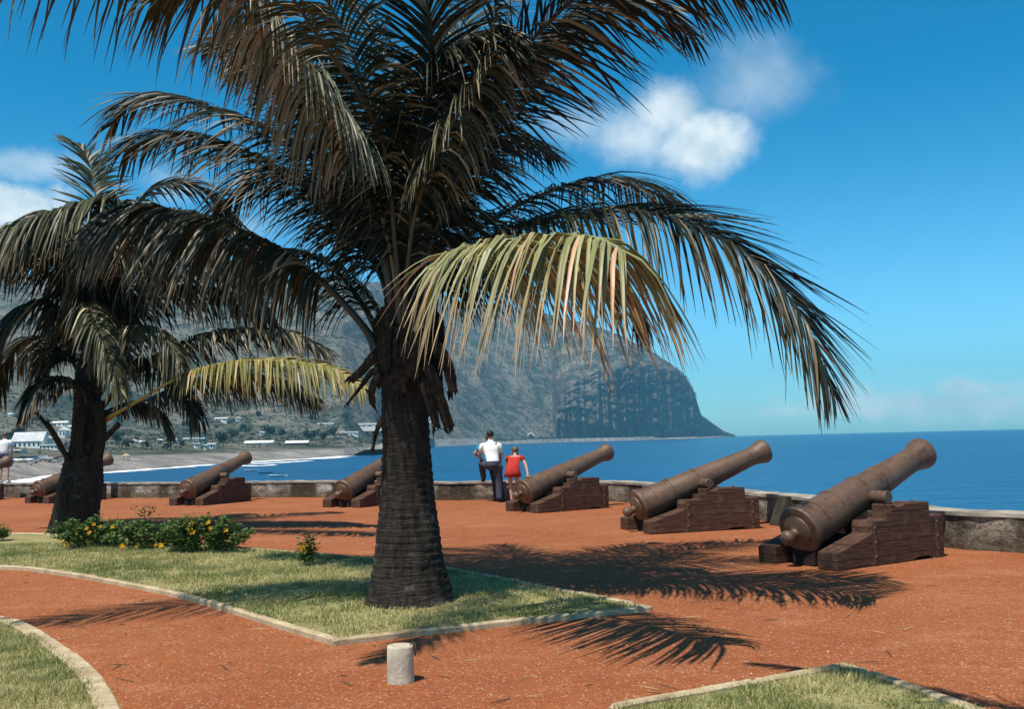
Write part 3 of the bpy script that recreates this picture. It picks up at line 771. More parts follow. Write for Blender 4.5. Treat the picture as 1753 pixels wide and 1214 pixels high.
# --- the tallest palm
pb = G(702, 1037)
palm = empty('palm_tree', pb, 0, 'tallest palm with a thick dark ringed trunk standing in the grass bed in the middle', 'palm tree', 'coconut palms on the promenade')
ax = [pb + Vector((0,0,-.05)), pb + Vector((-.01,0,.8)), pb + Vector((-.02,.01,1.6)), pb+Vector((-.02,.02,2.4)), pb + Vector((0,.03,3.45))]
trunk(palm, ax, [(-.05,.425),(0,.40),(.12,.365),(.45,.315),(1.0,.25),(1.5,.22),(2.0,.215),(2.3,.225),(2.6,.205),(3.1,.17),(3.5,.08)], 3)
d0 = pb.y
main_fronds = [
 # A far right arch, tip away
 (dict(pts=[(715,570,d0+.1),(745,470,d0+.25),(800,405,d0+.6),(900,345,d0+1.4),(1010,310,d0+2.1),(1110,325,d0+2.8),(1185,372,d0+3.2)]), dict(leaf=1.15, n=115, droop=(1.5,.9), mode='dark', seed=11, lift=.15, start=.12, tipcut=1.6)),
 # B right arch ending low
 (dict(pts=[(712,600,d0),(745,490,d0-.05),(830,412,d0-.15),(930,376,d0-.3),(1033,362,d0-.45),(1111,364,d0-.6),(1202,394,d0-.75),(1293,446,d0-.85),(1372,540,d0-.95),(1425,668,d0-1.0)]), dict(leaf=1.25, n=160, droop=(1.7,.35), mode='dark', seed=12, lift=(-.15,.25), start=.2, wid=.016, tipdry=.8, fwd=((.35,.8),(.75,.95)), tipcut=3.6, rad=.055)),
 # C great frond up right
 (dict(pts=[(705,590,d0),(735,430,d0),(780,310,d0-.1),(844,156,d0-.3),(940,36,d0-.6),(1060,-55,d0-.9),(1200,-85,d0-1.05),(1310,-50,d0-1.15)]), dict(leaf=1.35, n=160, droop=(.6,.8), mode='dark', seed=13, lift=-.1, start=.2, wid=.018, fwd=((.45,.8),(.35,.8)), tipcut=2.6, rad=.075)),
 # C2 companion behind C
 (dict(pts=[(708,560,d0+.1),(738,420,d0+.2),(800,280,d0+.4),(880,130,d0+.5),(990,30,d0+.5),(1110,10,d0+.5),(1190,60,d0+.5)]), dict(leaf=.95, n=110, droop=.8, mode='dark', seed=33, lift=0, start=.2, wid=.019, fwd=(.4,.9))),
 # D pale frond to the right front
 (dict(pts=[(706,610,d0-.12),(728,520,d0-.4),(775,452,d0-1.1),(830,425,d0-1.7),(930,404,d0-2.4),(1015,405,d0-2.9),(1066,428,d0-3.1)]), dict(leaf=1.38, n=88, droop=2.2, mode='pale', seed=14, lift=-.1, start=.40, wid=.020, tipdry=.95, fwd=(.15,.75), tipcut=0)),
 # E long frond up left leaving the top, passing overhead towards the left
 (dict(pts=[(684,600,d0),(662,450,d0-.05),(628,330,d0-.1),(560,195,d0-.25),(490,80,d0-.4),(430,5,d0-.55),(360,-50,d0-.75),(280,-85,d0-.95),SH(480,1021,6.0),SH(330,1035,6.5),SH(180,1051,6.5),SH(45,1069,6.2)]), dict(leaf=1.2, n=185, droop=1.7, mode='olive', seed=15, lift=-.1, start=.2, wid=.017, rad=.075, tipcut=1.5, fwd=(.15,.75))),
 # side frond whose tip fans out at the upper left, inside the frame
 (dict(pts=[(684,580,d0+.05),(668,400,d0-.1),(630,180,d0-.5),(560,0,d0-.8),(460,-85,d0-1.1),(350,-60,d0-1.3),(268,0,d0-1.4)]), dict(leaf=.95, n=110, droop=.6, mode='olive', seed=16, lift=0, start=.4, wid=.016, fwd=(.4,.8), tipcut=.8)),
 # F to the left, behind
 (dict(pts=[(680,580,d0+.1),(655,450,d0+.2),(600,340,d0+.6),(500,245,d0+1.0),(400,200,d0+1.4),(300,170,d0+1.8),(220,178,d0+2.0),(190,215,d0+2.1)]), dict(leaf=1.0, n=125, droop=(1.0,1.4), mode='dark', seed=17, lift=.2, start=.16, tipcut=1.0)),
 (dict(pts=[(680,580,d0+.2),(650,470,d0+.4),(580,370,d0+.9),(480,290,d0+1.3),(370,240,d0+1.7),(270,230,d0+2.0),(215,260,d0+2.2)]), dict(leaf=1.05, n=125, droop=(1.2,1.5), mode='dark', seed=38, lift=.1, start=.16, tipcut=.8)),
 # fillers up and behind
 (dict(pts=[(700,560,d0+.1),(720,420,d0+.2),(770,290,d0+.4),(830,170,d0+.7),(900,90,d0+1.0),(960,70,d0+1.3)]), dict(leaf=1.0, n=110, droop=.9, mode='dark', seed=39, lift=0, start=.18)),
 (dict(pts=[(692,560,d0+.1),(695,420,d0+.2),(690,250,d0+.5),(660,100,d0+1.0),(600,0,d0+1.4),(520,-50,d0+1.8),(420,-40,d0+2.1)]), dict(leaf=1.0, n=110, droop=.8, mode='dark', seed=18, lift=.1, start=.18)),
 (dict(pts=[(702,560,d0+.1),(715,400,d0+.2),(735,250,d0+.5),(765,120,d0+.9),(800,20,d0+1.2),(860,-60,d0+1.6),(960,-100,d0+2.0)]), dict(leaf=1.0, n=110, droop=.8, mode='dark', seed=19, lift=.1, start=.18)),
 (dict(pts=[(675,570,d0+.2),(645,450,d0+.5),(590,360,d0+.9),(530,310,d0+1.2),(460,300,d0+1.5),(390,340,d0+1.7),(350,400,d0+1.8)]), dict(leaf=.9, n=100, droop=1.3, mode='dark', seed=20, lift=.2, start=.16)),
 (dict(pts=[(680,570,d0+.1),(650,400,d0+.4),(590,230,d0+.8),(510,120,d0+1.2),(430,70,d0+1.5),(350,80,d0+1.8)]), dict(leaf=.95, n=110, droop=1.1, mode='dark', seed=34, lift=.1, start=.18)),
 (dict(pts=[(700,570,d0+.2),(715,440,d0+.6),(750,340,d0+1.2),(810,260,d0+1.9),(880,240,d0+2.5),(950,270,d0+3.0)]), dict(leaf=.9, n=95, droop=1.2, mode='dark', seed=35, lift=.1, start=.18)),
 (dict(pts=[(690,570,d0+.2),(690,430,d0+.8),(680,320,d0+1.6),(660,240,d0+2.4),(640,230,d0+3.1)]), dict(leaf=.95, n=95, droop=1.2, mode='dark', seed=36, lift=.1, start=.18)),
 # upper left frond with the sun's silvery sheen painted into its leaf colour
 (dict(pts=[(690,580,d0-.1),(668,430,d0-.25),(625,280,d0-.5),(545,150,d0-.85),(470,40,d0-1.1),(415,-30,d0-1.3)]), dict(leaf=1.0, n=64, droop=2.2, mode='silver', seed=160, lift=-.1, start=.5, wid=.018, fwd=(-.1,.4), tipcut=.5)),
 # under B: a drooping dark one
 (dict(pts=[(712,600,d0+.15),(745,510,d0+.3),(800,452,d0+.5),(890,420,d0+.7),(980,425,d0+.8),(1060,468,d0+.8),(1100,540,d0+.75)]), dict(leaf=1.0, n=115, droop=1.9, mode='dark', seed=130, lift=-.1, start=.18)),
 # more hanging mass in the crown
 (dict(pts=[(690,580,d0-.05),(676,440,d0),(640,290,d0+.1),(585,170,d0+.25),(505,95,d0+.4),(420,95,d0+.5)]), dict(leaf=1.15, n=120, droop=1.7, mode='dark', seed=131, lift=-.1, start=.2)),
 (dict(pts=[(694,580,d0-.1),(700,430,d0-.15),(710,270,d0-.3),(740,150,d0-.5),(800,75,d0-.7),(870,60,d0-.8)]), dict(leaf=1.15, n=110, droop=1.6, mode='dark', seed=132, lift=-.1, start=.22)),
 (dict(pts=[(690,580,d0+.1),(686,430,d0+.3),(668,280,d0+.7),(630,160,d0+1.1),(560,90,d0+1.5),(470,100,d0+1.9)]), dict(leaf=1.2, n=110, droop=1.7, mode='dark', seed=133, lift=-.1, start=.2)),
 # H low left
 (dict(pts=[(652,620,d0-.05),(630,570,d0-.05),(560,490,d0-.1),(480,428,d0-.15),(400,388,d0-.2),(320,366,d0-.25),(250,352,d0-.3),(190,365,d0-.35)]), dict(leaf=1.25, n=105, droop=2.2, mode='dark', seed=21, lift=-.1, start=.3, wid=.018, rad=.07, tipdry=.8, tipcut=1.5)),
 # low droopers under H, behind
 (dict(pts=[(660,600,d0+.1),(620,520,d0+.5),(560,450,d0+1.0),(490,430,d0+1.4),(430,470,d0+1.7)]), dict(leaf=.8, n=80, droop=1.8, mode='dark', seed=37, lift=.1, start=.2)),
 # J towards the camera, passing overhead
 (dict(pts=[(686,560,d0-.1),(676,420,d0-.3),(650,230,d0-.65),SH(850,1030,4.8),SH(795,1062,5.2),SH(735,1094,5.1),SH(685,1116,4.75),SH(640,1136,4.3)]), dict(leaf=.55, n=110, droop=.9, mode='olive', seed=22, lift=.0, start=.45, wid=.014)),
 # K spear in the crown middle
 (dict(pts=[(694,560,d0),(705,400,d0-.05),(722,260,d0-.2),(740,130,d0-.5),(735,20,d0-.8),(700,-70,d0-1.1)]), dict(leaf=.9, n=90, droop=.8, mode='dark', seed=23, lift=.1, start=.2)),
 # L hanging pale one in front of the crown
 (dict(pts=[(690,580,d0-.1),(698,450,d0-.3),(715,350,d0-.5),(750,260,d0-.75),(795,170,d0-.9),(838,95,d0-1.0),(855,-20,d0-1.05)]), dict(leaf=.62, n=70, droop=2.2, mode='olive', seed=24, lift=0, start=.4, tipdry=1.0, wid=.014)),
]
for a, kw in main_fronds: frond(palm, DD(a['pts']), **kw)
BOOTS = [([(728,590,d0-.14),(752,598,d0-.18),(768,632,d0-.2),(776,672,d0-.2)], .06,.045),
         ([(718,622,d0-.18),(738,640,d0-.22),(755,690,d0-.24),(770,733,d0-.24)], .06,.05),
         ([(716,640,d0-.18),(726,660,d0-.22),(738,695,d0-.24),(748,732,d0-.24)], .06,.035),
         ([(655,600,d0-.14),(640,610,d0-.18),(622,632,d0-.2),(600,652,d0-.2)], .05,.035),
         ([(650,630,d0-.16),(634,640,d0-.2),(618,662,d0-.2),(596,690,d0-.2)], .035,.008),
         ([(655,640,d0-.16),(642,652,d0-.2),(636,672,d0-.21),(638,692,d0-.21)], .04,.03),
         ([(655,715,d0-.18),(648,730,d0-.21),(642,748,d0-.22),(639,768,d0-.22)], .03,.01),
         ([(690,560,d0-.2),(688,600,d0-.24),(684,640,d0-.25),(682,672,d0-.245)], .09,.08),
         ([(706,540,d0-.2),(712,570,d0-.24),(710,610,d0-.25),(706,646,d0-.245)], .08,.06),
         ([(668,540,d0-.18),(660,560,d0-.22),(658,600,d0-.24),(662,636,d0-.24)], .08,.06)]
for i, (p, a, c_) in enumerate(BOOTS): boot(palm, DD(p), a, c_, 30+i)
# fibre sheath behind
for i in range(5):
    an = R(40 + i*25); q = pb + Vector((math.cos(an)*.22, math.sin(an)*.22, 2.75)); e = pb + Vector((math.cos(an)*.34, math.sin(an)*.34, 2.3))
    boot(palm, [q, (q+e)/2+Vector((math.cos(an)*.06, math.sin(an)*.06, .1)), e, e+Vector((0,0,-.25))], .10, .06, 60+i)

# --- left palm
pl0 = G(124, 914); d1 = pl0.y
palm2 = empty('palm_tree', pl0, 0, 'shorter palm with a swollen leaning trunk at the left behind the yellow flowers', 'palm tree', 'coconut palms on the promenade')
top2 = D(152, 640, d1)
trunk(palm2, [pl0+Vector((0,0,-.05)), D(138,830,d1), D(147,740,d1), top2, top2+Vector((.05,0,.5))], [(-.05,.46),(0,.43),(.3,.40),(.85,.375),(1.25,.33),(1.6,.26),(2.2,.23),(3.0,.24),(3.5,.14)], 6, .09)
left_fronds = [
 (dict(pts=[(165,650,d1),(180,500,d1-.2),(215,395,d1-.5),(290,360,d1-.9),(370,375,d1-1.2),(450,430,d1-1.4)]), dict(leaf=1.6, n=95, droop=2.2, mode='dark', seed=141, start=.35, wid=.03, lift=-.1)),
 (dict(pts=[(155,650,d1),(140,500,d1-.3),(110,400,d1-.7),(60,375,d1-1.1),(0,395,d1-1.4),(-50,450,d1-1.6)]), dict(leaf=1.6, n=95, droop=2.2, mode='dark', seed=142, start=.35, wid=.03, lift=-.1)),
 (dict(pts=[(160,650,d1),(170,520,d1-.5),(185,420,d1-1.1),(190,390,d1-1.7),(188,420,d1-2.2)]), dict(leaf=1.5, n=80, droop=2.2, mode='dark', seed=143, start=.35, wid=.03, lift=-.1)),
 (dict(pts=[(165,660,d1),(195,560,d1-.1),(260,500,d1-.2),(340,490,d1-.3),(420,510,d1-.4),(480,560,d1-.5)]), dict(leaf=1.2, n=85, droop=1.7, mode='dark', seed=144, start=.25, wid=.03, lift=0)),
 (dict(pts=[(155,660,d1),(130,570,d1-.2),(85,520,d1-.5),(30,530,d1-.8),(-20,590,d1-1.0)]), dict(leaf=1.2, n=80, droop=1.7, mode='dark', seed=145, start=.25, wid=.03, lift=0)),
 (dict(pts=[(165,670,d1),(190,600,d1-.5),(230,560,d1-1.0),(275,570,d1-1.4),(310,620,d1-1.7)]), dict(leaf=1.0, n=70, droop=1.7, mode='olive', seed=146, start=.25, wid=.028, lift=0)),
 (dict(pts=[(158,670,d1),(140,590,d1+.4),(120,560,d1+.9),(85,580,d1+1.4),(60,640,d1+1.7)]), dict(leaf=1.0, n=70, droop=1.7, mode='dark', seed=147, start=.25, wid=.03, lift=0)),
 (dict(pts=[(160,660,d1),(172,520,d1-.1),(188,400,d1-.3),(196,345,d1-.5),(150,345,d1-.8),(90,362,d1-1.1),(0,402,d1-1.5),(-60,450,d1-1.7)]), dict(leaf=1.5, n=90, droop=2.2, mode='olive', seed=41, start=.42, lift=0, wid=.032, tipdry=.6, tipcut=1)),
 (dict(pts=[(160,660,d1),(166,480,d1+.1),(165,350,d1+.3),(150,270,d1+.6),(120,240,d1+.8)]), dict(leaf=.9, n=64, droop=.7, mode='olive', seed=42, start=.35, wid=.03)),
 (dict(pts=[(165,660,d1),(185,500,d1+.2),(215,380,d1+.5),(270,320,d1+.9),(340,320,d1+1.3),(400,370,d1+1.6)]), dict(leaf=1.1, n=75, droop=1.1, mode='dark', seed=43, start=.3, wid=.032)),
 (dict(pts=[(170,700,d1),(230,640,d1-.2),(310,590,d1-.5),(400,565,d1-.7),(490,568,d1-1.0),(560,600,d1-1.2)]), dict(leaf=1.0, n=85, droop=1.7, mode='dark', seed=44, start=.25, wid=.03)),
 (dict(pts=[(170,725,d1),(230,690,d1-.6),(310,645,d1-1.3),(400,620,d1-1.8),(490,618,d1-2.3),(570,632,d1-2.7),(622,665,d1-3.0)]), dict(leaf=.9, n=110, droop=(2.1,1.4), mode='yellow', seed=45, start=.38, wid=.024, lift=(0,.3))),
 (dict(pts=[(170,715,d1),(240,690,d1+.2),(320,655,d1+.2),(400,640,d1+.1),(480,650,d1),(540,680,d1-.2)]), dict(leaf=1.0, n=90, droop=2.0, mode='olive', seed=54, start=.2, wid=.028, lift=0)),
 (dict(pts=[(150,670,d1),(110,600,d1+.2),(60,580,d1+.4),(15,610,d1+.6),(-10,670,d1+.7)]), dict(leaf=1.1, n=70, droop=1.7, mode='dark', seed=46, start=.2, wid=.034)),
 (dict(pts=[(155,660,d1-.1),(150,560,d1-.5),(150,520,d1-.9),(160,540,d1-1.4),(185,600,d1-1.7),(210,680,d1-1.9)]), dict(leaf=.9, n=60, droop=1.9, mode='olive', seed=47, start=.25, wid=.03)),
 (dict(pts=[(165,680,d1),(220,620,d1-.3),(280,630,d1-.6),(320,670,d1-.8),(340,720,d1-.9)]), dict(leaf=.9, n=65, droop=2.0, mode='dark', seed=48, start=.2, wid=.03)),
 (dict(pts=[(165,660,d1),(200,530,d1-.2),(260,450,d1-.4),(330,430,d1-.6),(400,460,d1-.8),(450,520,d1-.9)]), dict(leaf=1.3, n=90, droop=1.9, mode='dark', seed=49, start=.25, wid=.032)),
 (dict(pts=[(158,660,d1),(140,540,d1+.1),(110,460,d1+.1),(60,430,d1+.2),(0,450,d1+.3),(-40,520,d1+.3)]), dict(leaf=1.3, n=85, droop=2.0, mode='dark', seed=50, start=.25, wid=.032)),
 (dict(pts=[(160,660,d1+.1),(170,520,d1+.6),(190,440,d1+1.2),(230,430,d1+1.8),(280,480,d1+2.2)]), dict(leaf=1.1, n=70, droop=1.8, mode='dark', seed=51, start=.2, wid=.034)),
 (dict(pts=[(160,660,d1),(160,520,d1+.2),(140,410,d1+.5),(100,370,d1+.8),(50,380,d1+1.1),(10,430,d1+1.3)]), dict(leaf=1.2, n=75, droop=1.8, mode='dark', seed=55, start=.25, wid=.034)),
 (dict(pts=[(165,660,d1),(180,500,d1-.3),(220,400,d1-.6),(280,380,d1-.9),(330,410,d1-1.1)]), dict(leaf=1.2, n=75, droop=1.9, mode='olive', seed=56, start=.25, wid=.034)),
 (dict(pts=[(150,690,d1),(110,650,d1-.5),(75,655,d1-.9),(45,700,d1-1.1)]), dict(leaf=.8, n=50, droop=1.8, mode='dark', seed=52, start=.2, wid=.03)),
 (dict(pts=[(170,710,d1),(220,690,d1+.3),(265,700,d1+.4),(290,735,d1+.5)]), dict(leaf=.65, n=50, droop=1.9, mode='dark', seed=53, start=.2, wid=.028)),
]
for a, kw in left_fronds: frond(palm2, DD(a['pts']), rad=.05, **kw)
for i, (p, a, c_) in enumerate([([(140,800,d1-.2),(112,778,d1-.3),(88,738,d1-.4),(62,706,d1-.5)], .055,.03), ([(138,805,d1-.2),(118,790,d1-.32),(98,750,d1-.45),(80,722,d1-.5)], .05,.03),
                 ([(158,790,d1-.2),(172,760,d1-.3),(190,740,d1-.4),(204,726,d1-.5)], .07,.05), ([(130,820,d1-.3),(115,830,d1-.4),(108,850,d1-.42),(112,872,d1-.42)], .10,.05),
                 ([(150,680,d1-.25),(140,710,d1-.32),(135,750,d1-.34),(138,780,d1-.34)], .12,.07), ([(165,690,d1-.25),(172,720,d1-.32),(172,760,d1-.34),(168,790,d1-.32)], .12,.07),
                 ]): boot(palm2, DD(p), a, c_, 80+i, .025)

# --- palm just outside the right edge, its shadow falls on the near right corner
p3 = Vector((4.3, 1.2, 0)); palm3 = empty('palm_tree', p3, 0, 'palm beyond the right edge whose frond shadow crosses the bottom right grass corner', 'palm tree', 'coconut palms on the promenade')
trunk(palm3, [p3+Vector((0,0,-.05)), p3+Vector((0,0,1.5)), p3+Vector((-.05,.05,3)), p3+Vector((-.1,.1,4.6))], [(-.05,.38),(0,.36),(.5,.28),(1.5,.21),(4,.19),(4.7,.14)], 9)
c3 = p3 + Vector((-.1,.1,4.5))
frond(palm3, [c3, c3+Vector((-.35,.5,.5)), SH(1790,1222,5.15), SH(1600,1183,5.1), SH(1440,1155,4.8), SH(1290,1136,4.3)], leaf=.42, n=130, droop=2.2, mode='olive', seed=61, start=.22, lift=0, rad=.05)
frond(palm3, [c3, c3+Vector((.7,.4,.6)), c3+Vector((1.7,1.0,.7)), c3+Vector((2.8,1.5,.1))], leaf=.7, n=60, droop=1.5, mode='dark', seed=62)
frond(palm3, [c3, c3+Vector((.5,-.7,.6)), c3+Vector((1.2,-1.8,.7)), c3+Vector((1.8,-3,.1))], leaf=.7, n=60, droop=1.5, mode='dark', seed=63)
frond(palm3, [c3, c3+Vector((-.6,-.6,.6)), c3+Vector((-1.5,-1.6,.7)), c3+Vector((-2.3,-2.8,.1))], leaf=.7, n=60, droop=1.5, mode='dark', seed=64)

# ------------------------------------------------------------------ bollard stub
bo = G(686, 1168); mb = MB(); T = Matrix.Rotation(-math.pi/2, 4, 'Y')
post = empty('concrete_post', bo, 0, 'short pale concrete post stub standing alone on the gravel in front', 'post')
mb.lathe([(-.03,.088),(0,.087),(.1,.084),(.215,.083),(.225,.079),(.227,.068),(.222,.064),(.221,0)], 40, T); o = mb.build('post_body', 'concrete', post, True)
mb = MB(); mb.tube([(.06,-.01,.222),(.078,-.01,.245),(.096,-.012,.235),(.098,-.015,.2),(.096,-.015,.16)], .0045, 6); mb.build('wire_hook', 'strap_iron', post, True)

# ------------------------------------------------------------------ flowering bushes
def bush(name, base, rx, ry, h, nleaf, flowers, label, seed, sprig=0):
    rnd = random.Random(seed); root = empty(name, base, 0, label, 'bush', 'yellow flowering bushes in the grass bed')
    mb = MB(); st = MB()
    stems = []
    for i in range(max(6, int(rx*40))):
        a = rnd.uniform(0, 6.28); q = math.sqrt(rnd.random()); tip = Vector((math.cos(a)*rx*q, math.sin(a)*ry*q, h*(1-.45*q*q)*rnd.uniform(.7,1.12)))
        b0 = Vector((tip.x*.45, tip.y*.45, 0)); stems.append((b0, tip)); st.tube([b0, b0.lerp(tip,.5)+Vector((0,0,.03)), tip], [.006,.005,.003], 5)
    for i in range(int(nleaf*1.8)):
        b0, tip = rnd.choice(stems); f = rnd.random()**.6; p = b0.lerp(tip, f) + Vector((rnd.gauss(0,.035), rnd.gauss(0,.035), rnd.gauss(0,.03)))
        if p.z < .03: p.z = .03 + rnd.random()*.05
        a = rnd.uniform(0,6.28); d = Vector((math.cos(a), math.sin(a), rnd.uniform(-.3,.8))).normalized(); s = d.cross(Vector((0,0,1))).normalized(); l = rnd.uniform(.045,.09); w = l*.32
        n_ = s.cross(d)
        g = rnd.random(); c = (.055+.08*g, .105+.10*g, .025+.03*g)
        mb.add([p, p+d*l*.5-s*w+n_*.008, p+d*l, p+d*l*.5+s*w+n_*.008], [(0,1,2),(0,2,3)], c)
    for i in range(sprig):
        f = rnd.random(); p = Vector((-.05+rnd.gauss(0,.05)*(1+f*1.5), -.1+rnd.gauss(0,.05), .3+f*.3)); a = rnd.uniform(0,6.28)
        d = Vector((math.cos(a), math.sin(a), rnd.uniform(0,.8))).normalized(); q = d.cross(Vector((0,0,1))).normalized(); l = .07
        mb.add([p, p+d*l*.5-q*l*.25, p+d*l, p+d*l*.5+q*l*.25], [(0,1,2),(0,2,3)], (.05,.09,.025))
    if sprig: st.tube([(-.05,-.1,0),(-.05,-.1,.3),(-.06,-.1,.6)], [.006,.005,.003], 5)
    mb.build('foliage', 'tree_leaf', root); st.build('stems', 'stem', root)
    for (fx, fy, fz) in flowers:
        fb = MB(); c = Vector((fx, fy, fz)); ax = Vector((rnd.uniform(-.4,.4), -.7, .7)).normalized(); s = ax.cross(Vector((0,0,1))).normalized(); t = s.cross(ax)
        r = rnd.uniform(.034,.048)
        for k in range(5):
            a0 = k*1.2566; e = s*math.cos(a0)+t*math.sin(a0); e2 = s*math.cos(a0+.5)+t*math.sin(a0+.5); e3 = s*math.cos(a0-.5)+t*math.sin(a0-.5)
            fb.add([c-ax*.02, c+e3*r*.8+ax*.008, c+e*r*1.15+ax*.002, c+e2*r*.8+ax*.008], [(0,1,2),(0,2,3)], (.78, .48+rnd.uniform(-.12,.06), .03))
        fb.build('flower', 'flower', root)
    return root
def fl(base, lst):   # flowers given where the photo shows them, on the bush's near side
    out = []
    for (px, py, dy) in lst:
        p = D(px, py, base.y+dy) - base; out.append((p.x, p.y, max(.04, p.z)))
    return out
b1 = G(155, 943); b1.z = .05
bush('flower_bush', b1+Vector((-.12,.35,0)), .76, .60, .43, 1800, fl(b1+Vector((-.12,.35,0)), [(160,898,-.15),(172,902,-.2),(194,902,-.1),(148,906,-.25),(153,913,-.3),(108,926,-.1),(114,938,-.25),(152,930,-.38),(131,916,-.2)]), 'rounded flowering bush at the foot of the left palm, with the most orange blooms', 71)
b2 = G(245, 945); b2.z = .05
bush('flower_bush', b2+Vector((0,.3,0)), .72, .58, .34, 1200, fl(b2+Vector((0,.3,0)), [(209,944,-.3),(236,945,-.3),(275,945,-.35),(266,934,-.3),(213,938,-.28),(255,948,-.3)]), 'low straggly flowering bush with a tall thin sprig, between two denser bushes', 72, 120)
bs = b2 + Vector((-.05,.3,0))
b3 = G(335, 955); b3.z = .05
bush('flower_bush', b3+Vector((0,.4,0)), .78, .60, .46, 2200, fl(b3+Vector((0,.4,0)), [(328,896,-.15),(357,895,-.15),(325,905,-.3),(330,912,-.35),(385,908,-.1),(360,905,-.3)]), 'densest and largest flowering bush, nearest the shadow on the gravel', 73)
b4 = G(527, 975); b4.z = .05
bush('flower_bush', b4, .09, .08, .36, 170, fl(b4, [(518,938,-.06),(521,945,-.07)]), 'tiny lone plant with one yellow bloom in the grass left of the tall trunk', 74)
b5 = G(-8, 932); b5.z = .05
bush('flower_bush', b5+Vector((0,.3,0)), .16, .15, .2, 220, [], 'small green bush without blooms at the left edge of the grass', 75)
# ------------------------------------------------------------------ town on the shore: houses, trees, boats
def house(px, py, wpx, hpx, roof, label, depth=.8, rpx=4, yaw=0, wallm='house_wall', nwin=2, name='house', cat='house'):
    p = terr(px, py); d = p.y; k = d/FPX; w = wpx*k; h = hpx*k; dp = max(w*depth, 4); rh = rpx*k
    root = empty(name, (p.x, p.y, p.z), yaw, label, cat, 'houses of the town on the shore')
    mb = MB(); mb.box((-w/2, 0, -4), (w/2, dp, h)); wl = mb.build('wall', wallm, root)
    ov = .25*k/.2*.2 + .3
    mb = MB()
    if roof[0] == 'flat':
        mb.box((-w/2-ov, -ov, h+.002), (w/2+ov, dp+ov, h+max(.4, rh)))
    elif roof[0] == 'gable':      # ridge along x
        mb.add([(-w/2-ov,-ov,h),(w/2+ov,-ov,h),(w/2+ov,dp+ov,h),(-w/2-ov,dp+ov,h),(-w/2-ov,dp/2,h+rh),(w/2+ov,dp/2,h+rh)], [(0,1,5,4),(2,3,4,5),(0,4,3),(1,2,5),(3,2,1,0)])
    else:                          # front gable, ridge along y
        mb.add([(-w/2-ov,-ov,h),(w/2+ov,-ov,h),(w/2+ov,dp+ov,h),(-w/2-ov,dp+ov,h),(0,-ov,h+rh),(0,dp+ov,h+rh)], [(0,1,4),(1,2,5,4),(2,3,5),(3,0,4,5),(3,2,1,0)])
    mb.build('roof', roof[1], root)
    ww = w/(nwin*2+1)
    for i in range(nwin):
        x = -w/2 + ww*(1.5+2*i); mb = MB(); mb.box((x-ww*.35, -.12, h*.35), (x+ww*.35, .02, h*.78)); mb.build('window', 'window_dark', root)
    mb = MB(); mb.box((w/2-ww*.75, -.14, 0), (w/2-ww*.25, .02, h*.7)); mb.build('door', 'window_dark', root)
    return root
HS = [(44,770,52,12,('gable','house_roof'),'long white house under a broad grey roof, lowest in the white cluster at the left',16),
      (77,766,14,15,('front','house_roof'),'small white gabled house with one dark window against the long grey roof',5),
      (87,772,30,8,('flat','bright_roof'),'low flat white shed at the top of the pebble beach',1),
      (98,734,26,7,('gable','bright_roof'),'pale house highest of the white cluster, left of the leaning palm trunk',3),
      (103,752,14,13,('front','bright_roof'),'narrow white gabled house touching the dead frond stubs of the left palm',5),
      (118,742,13,7,('gable','house_roof'),'white house half hidden by the left edge of the leaning palm trunk',3),
      (24,778,20,3,('flat','bright_roof'),'very low white beach wall building at the left edge',1),
      (14,714,7,4,('gable','bright_roof'),'lone white cottage high on the green slope at the far left',2),
      (38,718,9,4,('gable','bright_roof'),'faint pale cottage on the slope above the white cluster',2),
      (226,760,8,5,('front','bright_roof'),'small bright hut just right of the leaning palm trunk',2),
      (240,761,7,4,('gable','bright_roof'),'second small hut in the line of huts under the dark hanging fronds',2),
      (271,759,6,4,('front','bright_roof'),'third small hut in the line of huts under the dark hanging fronds',2),
      (295,758,8,4,('gable','house_roof'),'grey roofed hut at the right end of the line under the hanging fronds',2),
      (335,771,10,8,('flat','bright_roof'),'bright square beach cabin standing by itself above the sand',1),
      (351,771,5,8,('flat','bright_roof'),'slim white beach cabin, middle of three above the sand',1),
      (361,770,13,8,('gable','house_roof'),'grey roofed beach cabin, rightmost of three above the sand',2),
      (328,755,36,3,('flat','bright_roof'),'long low white building behind the beach cabins',2),
      (373,723,22,5,('gable','bright_roof'),'long pale house on the slope under the yellowing frond',2),
      (405,725,8,6,('front','bright_roof'),'small white house on the slope right of the long pale house',2),
      (438,762,48,3,('gable','bright_roof'),'long boat shed with a bright roof behind the muzzle of the middle-left cannon',4),
      (506,765,38,5,('gable','bright_roof'),'dark walled boathouse with a bright roof near the white surf',4),
      (443,746,7,5,('front','bright_roof'),'tiny pale hut among trees above the boat sheds',2),
      (557,731,28,3,('flat','bright_roof'),'thin pale roofed building on the rise left of the tall trunk',2),
      (614,738,70,4,('flat','bright_roof'),'longest pale building touching the tall trunk at its left',3),
      (596,746,30,5,('flat','bright_roof'),'white colonnaded building just below the longest pale one',2),
      (729,726,10,5,('gable','bright_roof'),'white house peeping out between the tall trunk and its hanging leaf bases',2)]
for (px, py, w, h, rf, lab, rp) in HS:
    house(px, py, w, h, rf, lab, depth=.5 if w > 25 else .9, rpx=rp, nwin=max(1, min(6, int(w/7))), wallm='boat_dark' if 'dark walled' in lab else 'house_wall')
